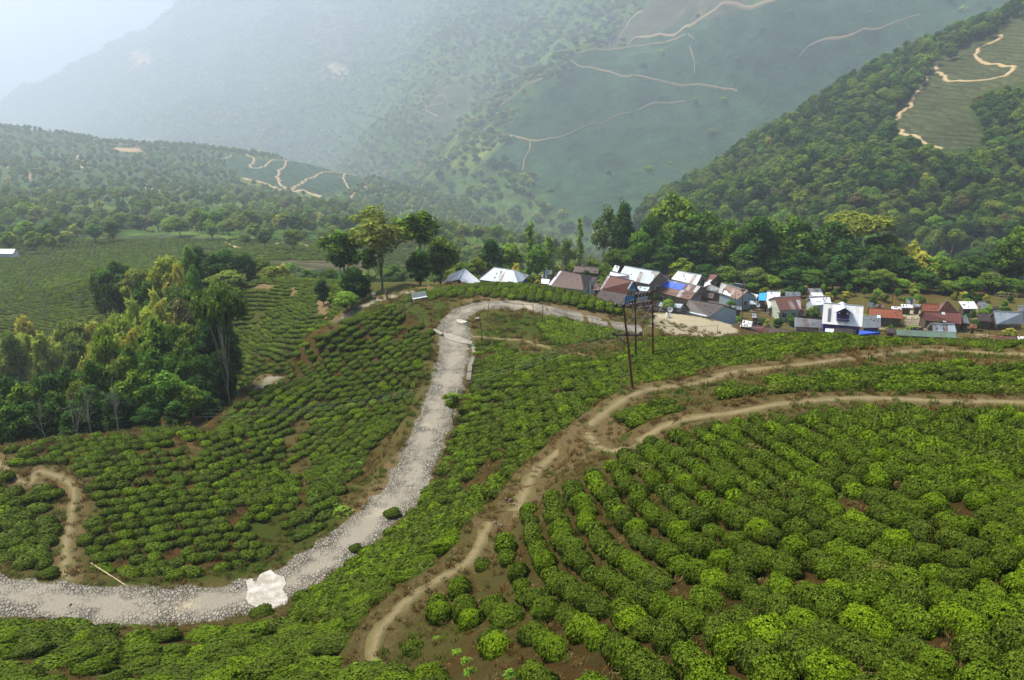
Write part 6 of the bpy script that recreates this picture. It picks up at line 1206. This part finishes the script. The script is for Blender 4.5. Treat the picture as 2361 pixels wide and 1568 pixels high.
# more small roofs filling the village
for lab, reg, e0, e1, r0, r1, he, ri, ro_, wa, ty in [
 ('narrow rusty roof squeezed between the mint house and the blue house', 'A', (1985, 470), (2050, 480), (2010, 400), (2075, 405), 2.2, .8, 'rust_red', 'wall_wood', 'shed'),
 ('patched brown roof behind the plank gable of the pale roof', 'B', (700, 340), (820, 350), (720, 290), (835, 300), 2.2, .8, 'rust_brown', 'wall_plank', 'shed'),
 ('small grey roof tucked above the striped roof with blue tarpaulin', 'B', (1130, 470), (1215, 480), (1150, 425), (1235, 432), 2.1, .6, 'tin_grey', 'wall_plank', 'shed'),
 ('low rusty roof left of the grey and rust striped roof', 'B', (1215, 560), (1330, 575), (1230, 500), (1350, 515), 2.0, .7, 'rust_brown', 'wall_wood', 'shed'),
 ('silver scrap roof below the grey and rust striped roof', 'B', (1560, 700), (1680, 712), (1545, 655), (1670, 665), 1.8, .5, 'tin_grey', 'wall_wood', 'shed'),
 ('small silver roof between the cane fence and the white awning', 'B', (1760, 640), (1850, 645), (1770, 600), (1855, 605), 1.8, .5, 'tin_pale', 'wall_wood', 'shed'),
 ('tilted brown roof right of the rust and white striped one', 'C', (-10, 560), (60, 565), (0, 500), (55, 505), 2.0, .6, 'rust_brown', 'wall_wood', 'shed'),
 ('low brown roof between the palisade and the green-grey roof', 'C', (905, 745), (1015, 750), (910, 690), (1018, 700), 1.6, .5, 'rust_dark', 'wall_wood', 'shed'),
 ('brown roof behind the green-grey roof and before the bamboo frame', 'C', (1165, 712), (1300, 715), (1168, 682), (1302, 684), 1.6, .5, 'rust_dark', 'wall_wood', 'shed'),
 ('blue tarpaulin lean-to at the right edge beside the patched shed', 'C', (2205, 845), (2300, 850), (2200, 800), (2300, 815), 1.6, .5, 'tarp_blue', 'wall_wood', 'shed'),
 ('small charcoal hut near the far right wood', 'C', (2030, 500), (2095, 500), (2028, 462), (2090, 462), 1.9, .6, 'rust_brown', 'wall_wood', 'shed'),
 ('grey plank hut at the right edge above the wide silver roof', 'C', (2300, 515), (2380, 520), (2300, 458), (2380, 462), 2.0, .7, 'tin_grey', 'wall_plank', 'gable'),
 ('white washing covered roof right of the low white roof', 'C', (1075, 478), (1190, 480), (1060, 440), (1185, 442), 2.0, .5, 'tin_white', 'wall_wood', 'shed'),
 ('narrow rusty strip roof tucked under the plank gable of the pale roof', 'B', (560, 450), (650, 475), (590, 400), (685, 425), 2.0, .7, 'rust_red', 'wall_plank', 'shed'),
 ('low silver roof over the light blue terrace beside the blue house', 'B', (430, 480), (560, 490), (445, 430), (590, 440), 2.2, .5, 'tin_pale', 'wall_pale_blue', 'shed'),
 ('dark scrap roof before the royal blue tarpaulin roof', 'B', (480, 660), (620, 690), (500, 600), (650, 625), 2.0, .6, 'rust_dark', 'wall_plank', 'shed'),
 ('striped scrap roof at the right end of the royal blue tarpaulin roof', 'B', (1070, 600), (1170, 615), (1100, 500), (1200, 520), 2.2, .8, 'tin_striped', 'wall_plank', 'shed'),
 ('brown roof between the chocolate roof and the striped roof', 'B', (1290, 655), (1420, 668), (1270, 600), (1400, 612), 2.0, .6, 'rust_brown', 'wall_wood', 'shed'),
 ('small silver and rust roof behind the cane fence', 'B', (1790, 800), (1890, 806), (1780, 750), (1880, 755), 1.8, .6, 'tin_striped', 'wall_wood', 'shed'),
 ('charcoal roof strip behind the orange and brown roof', 'C', (700, 478), (800, 482), (705, 446), (800, 450), 1.9, .5, 'tin_grey', 'wall_wood', 'shed'),
 ('small rusty roof between the grey tilted sheet and the leaning shed', 'C', (1790, 690), (1865, 694), (1785, 650), (1860, 653), 1.8, .5, 'rust_orange', 'wall_wood', 'shed'),
 ('pale roof behind the prayer flags right of the dead stump', 'C', (1195, 470), (1285, 472), (1190, 438), (1280, 440), 2.0, .5, 'tin_pale', 'wall_wood', 'shed')]:
    house(lab, reg, e0, e1, r0, r1, he, ri, ro_, wa, ty)
# ---------------------------------------------------------------- clutter of the village yards
rr = random.Random(12)
for i, (reg, x, y, L) in enumerate([('B', 1560, 640, 'heap of grey firewood below the striped roof'), ('B', 1850, 735, 'pile of planks in the brown garden left of the awning'), ('C', 880, 720, 'stack of yellowish planks beside the palisade'), ('C', 1830, 615, 'heap of sawn wood left of the dark leaning shed'), ('B', 1150, 500, 'pile of poles beside the blue tarpaulin roof'), ('C', 1900, 790, 'long heap of bamboo canes in the dry field'), ('C', 1920, 455, 'stack of boards next to the ramshackle hut')]):
    w = N.at(*P2(reg, (x, y)), ymin=128, ymax=200); m = MB()
    for k in range(14):
        a = rr.uniform(-.35, .35); l = rr.uniform(1.2, 2.6); m.box((rr.uniform(-.5, .5), rr.uniform(-.5, .5), .08+.07*(k//2)), (l, .14, .07), a)
    o = m.build('wood_pile', M['wood_raw'] if i % 2 else M['bamboo_dry'], None, loc=w); tag(o, L, 'wood pile')
for i, (reg, x, y, c, L) in enumerate([('B', 850, 590, 'red', 'red tank lid on the terrace above the sandy bank'), ('B', 1820, 820, 'white', 'white water drum below the tall village pole'), ('C', 820, 760, 'green', 'green drum under the blue tarpaulin lean-to'), ('C', 1745, 600, 'green', 'turquoise drum beside the rusty courtyard'), ('A', 1240, 345, 'blue', 'blue water drum between silver and mint houses'), ('B', 800, 800, 'white', 'white drum by the sandy bank')]):
    w = N.at(*P2(reg, (x, y)), ymin=124, ymax=200); rt = empty('water_drum', w); tag(rt, L, 'drum'); m = MB(); m.tube([(0, 0, 0), (0, 0, .1), (0, 0, .55), (0, 0, 1.0)], [.36, .38, .40, .36], 14); m.build('barrel', M['cloth_'+c], rt, smooth=False); m = MB(); m.tube([(0, 0, 1.0), (0, 0, 1.08)], [.3, .26], 12); m.build('lid', M['wire_black'], rt)
def washing(L, reg, x0, y0, x1, y1, cols):
    a, b = N.at(*P2(reg, (x0, y0)), ymin=124, ymax=200), N.at(*P2(reg, (x1, y1)), ymin=124, ymax=200); rt = empty('clothes_line', a); tag(rt, L, 'clothes line'); d = b-a; h = Vector((0, 0, 1.9))
    for q in (Vector(), d): m = MB(); m.tube([q-Vector((0, 0, .3)), q+h], .035, 5); m.build('post', M['bamboo_dry'], rt)
    m = MB(); m.tube([h, h+d*.5-Vector((0, 0, .15)), h+d], .012, 4); m.build('line', M['wire_grey'], rt); n = len(cols)
    for i, c in enumerate(cols):
        p = h+d*((i+.15)/n); q = h+d*((i+.85)/n); z = Vector((0, 0, rr.uniform(.6, 1.1))); off = Vector((0, .04, 0)); m = MB(); m.hexa([p-z, q-z, q-z+off, p-z+off], [p, q, q+off, p+off]); m.build('washing', M['cloth_'+c], rt)
washing('washing in white, red and blue on a line beside the mint house', 'A', 1330, 380, 1440, 392, ['white', 'red', 'white', 'blue', 'white']); washing('dark washing hanging behind the steel poles', 'B', 450, 600, 560, 610, ['blue', 'white', 'red', 'blue', 'white'])
washing('colourful washing near the turquoise shack', 'B', 1770, 690, 1850, 700, ['yellow', 'white', 'orange']); washing('pale washing right of the orange and brown roof', 'C', 1100, 480, 1250, 485, ['white', 'blue', 'white', 'yellow'])
# tiny white hut and car-sized shed on the far left slope
w = Msh.at(22, 596, ymin=130); rt = empty('hut', w); tag(rt, 'tiny white hut on the far left slope beside a pale track', 'hut'); m = MB(); m.box((0, 0, 1.2), (5, 3, 2.4)); m.build('wall', M['wall_white'], rt); m = MB(); slab(m, [Vector((-2.8, -1.9, 2.3)), Vector((2.8, -1.9, 2.3)), Vector((2.8, 0, 3.3)), Vector((-2.8, 0, 3.3))], 1); slab(m, [Vector((2.8, 1.9, 2.3)), Vector((-2.8, 1.9, 2.3)), Vector((-2.8, 0, 3.3)), Vector((2.8, 0, 3.3))], 1); m.build('roof', M['tin_white'], rt)
# broad-leaved weeds and ferns on the near bank
def weed(L, p, s, col='leaf_light'):
    w = N.at(*p); rs_ = np.random.RandomState(int(p[0])); n = 70; a = rs_.uniform(0, 6.28, n); r = rs_.uniform(.05, .5, n)*s; P = np.c_[r*np.cos(a), r*np.sin(a), .05+.35*s*(1-r/(.55*s))*rs_.rand(n)+.05]; Nn = np.c_[np.cos(a)*.5, np.sin(a)*.5, np.ones(n)]
    me = leafy_mesh('weed_clump', P, Nn, .13*s, rs_.rand(n), [L_LIGHT], None, rs_, 2.8, .4); o = link('weed_clump', me, None, None, w); tag(o, L, 'plant', None if 'fern' not in L else 'ferns on the banks')
for p in [(790, 1185), (770, 1240), (1815/1, 1290), (640, 1300), (905, 1060)]: weed('bright green broad-leaved weed clump on the bank above the road', p, 1.2) if False else None
for i, p in enumerate([(792, 1183), (770, 1170), (830, 1075), (725, 1150)]): weed(['bright green weed clump beside the inner road edge', 'smaller weed clump among tea above the inner road edge', 'bluish green leafy plant on the orange grassy bank', 'leafy weed between tea bushes in the gully'][i], p, [1.5, 1.1, 1.2, 1.1][i])
for p in [(1055, 1510), (1075, 1530), (1150, 1470), (1010, 1480), (940, 1500), (1175, 1560), (700, 1560), (760, 1545), (1085, 1555), (980, 1545), (820, 1540), (870, 1530)]: weed('light green fern growing on the rusty bank at the bottom', p, .4)
# ---------------------------------------------------------------- camera, sky, sun, air
cam = bpy.data.cameras.new('camera'); co = bpy.data.objects.new('camera', cam); C.objects.link(co)
co.rotation_euler = (math.pi/2-PITCH, 0, 0); cam.sensor_width = 36; cam.lens = 36*FP/2361; cam.clip_end = 30000; cam.clip_start = .2; SC.camera = co
W = bpy.data.worlds.new('World'); SC.world = W; W.use_nodes = True; wt = W.node_tree
sky = wt.nodes.new('ShaderNodeTexSky'); sky.sky_type = 'NISHITA'; sky.sun_disc = False
EL, AZ = math.radians(57), math.radians(-62)      # azimuth measured from the view direction, clockwise
sky.sun_elevation = EL; sky.sun_rotation = AZ; sky.air_density = 1.2; sky.dust_density = 1.5
wt.links.new(sky.outputs[0], wt.nodes['Background'].inputs[0]); wt.nodes['Background'].inputs[1].default_value = .125
su = bpy.data.lights.new('sun', 'SUN'); su.energy = 5.0; su.angle = math.radians(12); su.color = (1, .93, .78)
so = bpy.data.objects.new('sun', su); C.objects.link(so)
dv = Vector((math.sin(AZ)*math.cos(EL), math.cos(AZ)*math.cos(EL), math.sin(EL))); so.rotation_euler = dv.to_track_quat('Z', 'Y').to_euler()
hb = MB(); b0 = [(-4300, -80, -961), (4300, -80, -961), (4300, 7600, -961), (-4300, 7600, -961)]
hb.hexa(b0, [(x, y, 560) for x, y, z in b0])
ht = bpy.data.materials.new('haze_air'); ht.use_nodes = True; nt = ht.node_tree; nt.nodes.clear()
ho = nt.nodes.new('ShaderNodeOutputMaterial'); pv = nt.nodes.new('ShaderNodeVolumePrincipled')
pv.inputs['Color'].default_value = (.79, .865, 1.0, 1); pv.inputs['Density'].default_value = HAZE; pv.inputs['Anisotropy'].default_value = .5
nt.links.new(pv.outputs[0], ho.inputs['Volume'])
hz = hb.build('haze', ht); hz['kind'] = 'stuff'; hz['label'] = 'pale blue mist hanging over the valley and far slopes'
SC.view_settings.view_transform = 'Standard'; SC.view_settings.look = 'None'; SC.view_settings.exposure = EXPO; SC.view_settings.gamma = 1
SC.render.engine = 'CYCLES'
cy = SC.cycles; cy.max_bounces = 6; cy.diffuse_bounces = 2; cy.glossy_bounces = 2; cy.transmission_bounces = 3; cy.volume_bounces = 3; cy.transparent_max_bounces = 6
cy.use_denoising = True; cy.denoiser = 'OPENIMAGEDENOISE'; cy.caustics_reflective = False; cy.caustics_refractive = False
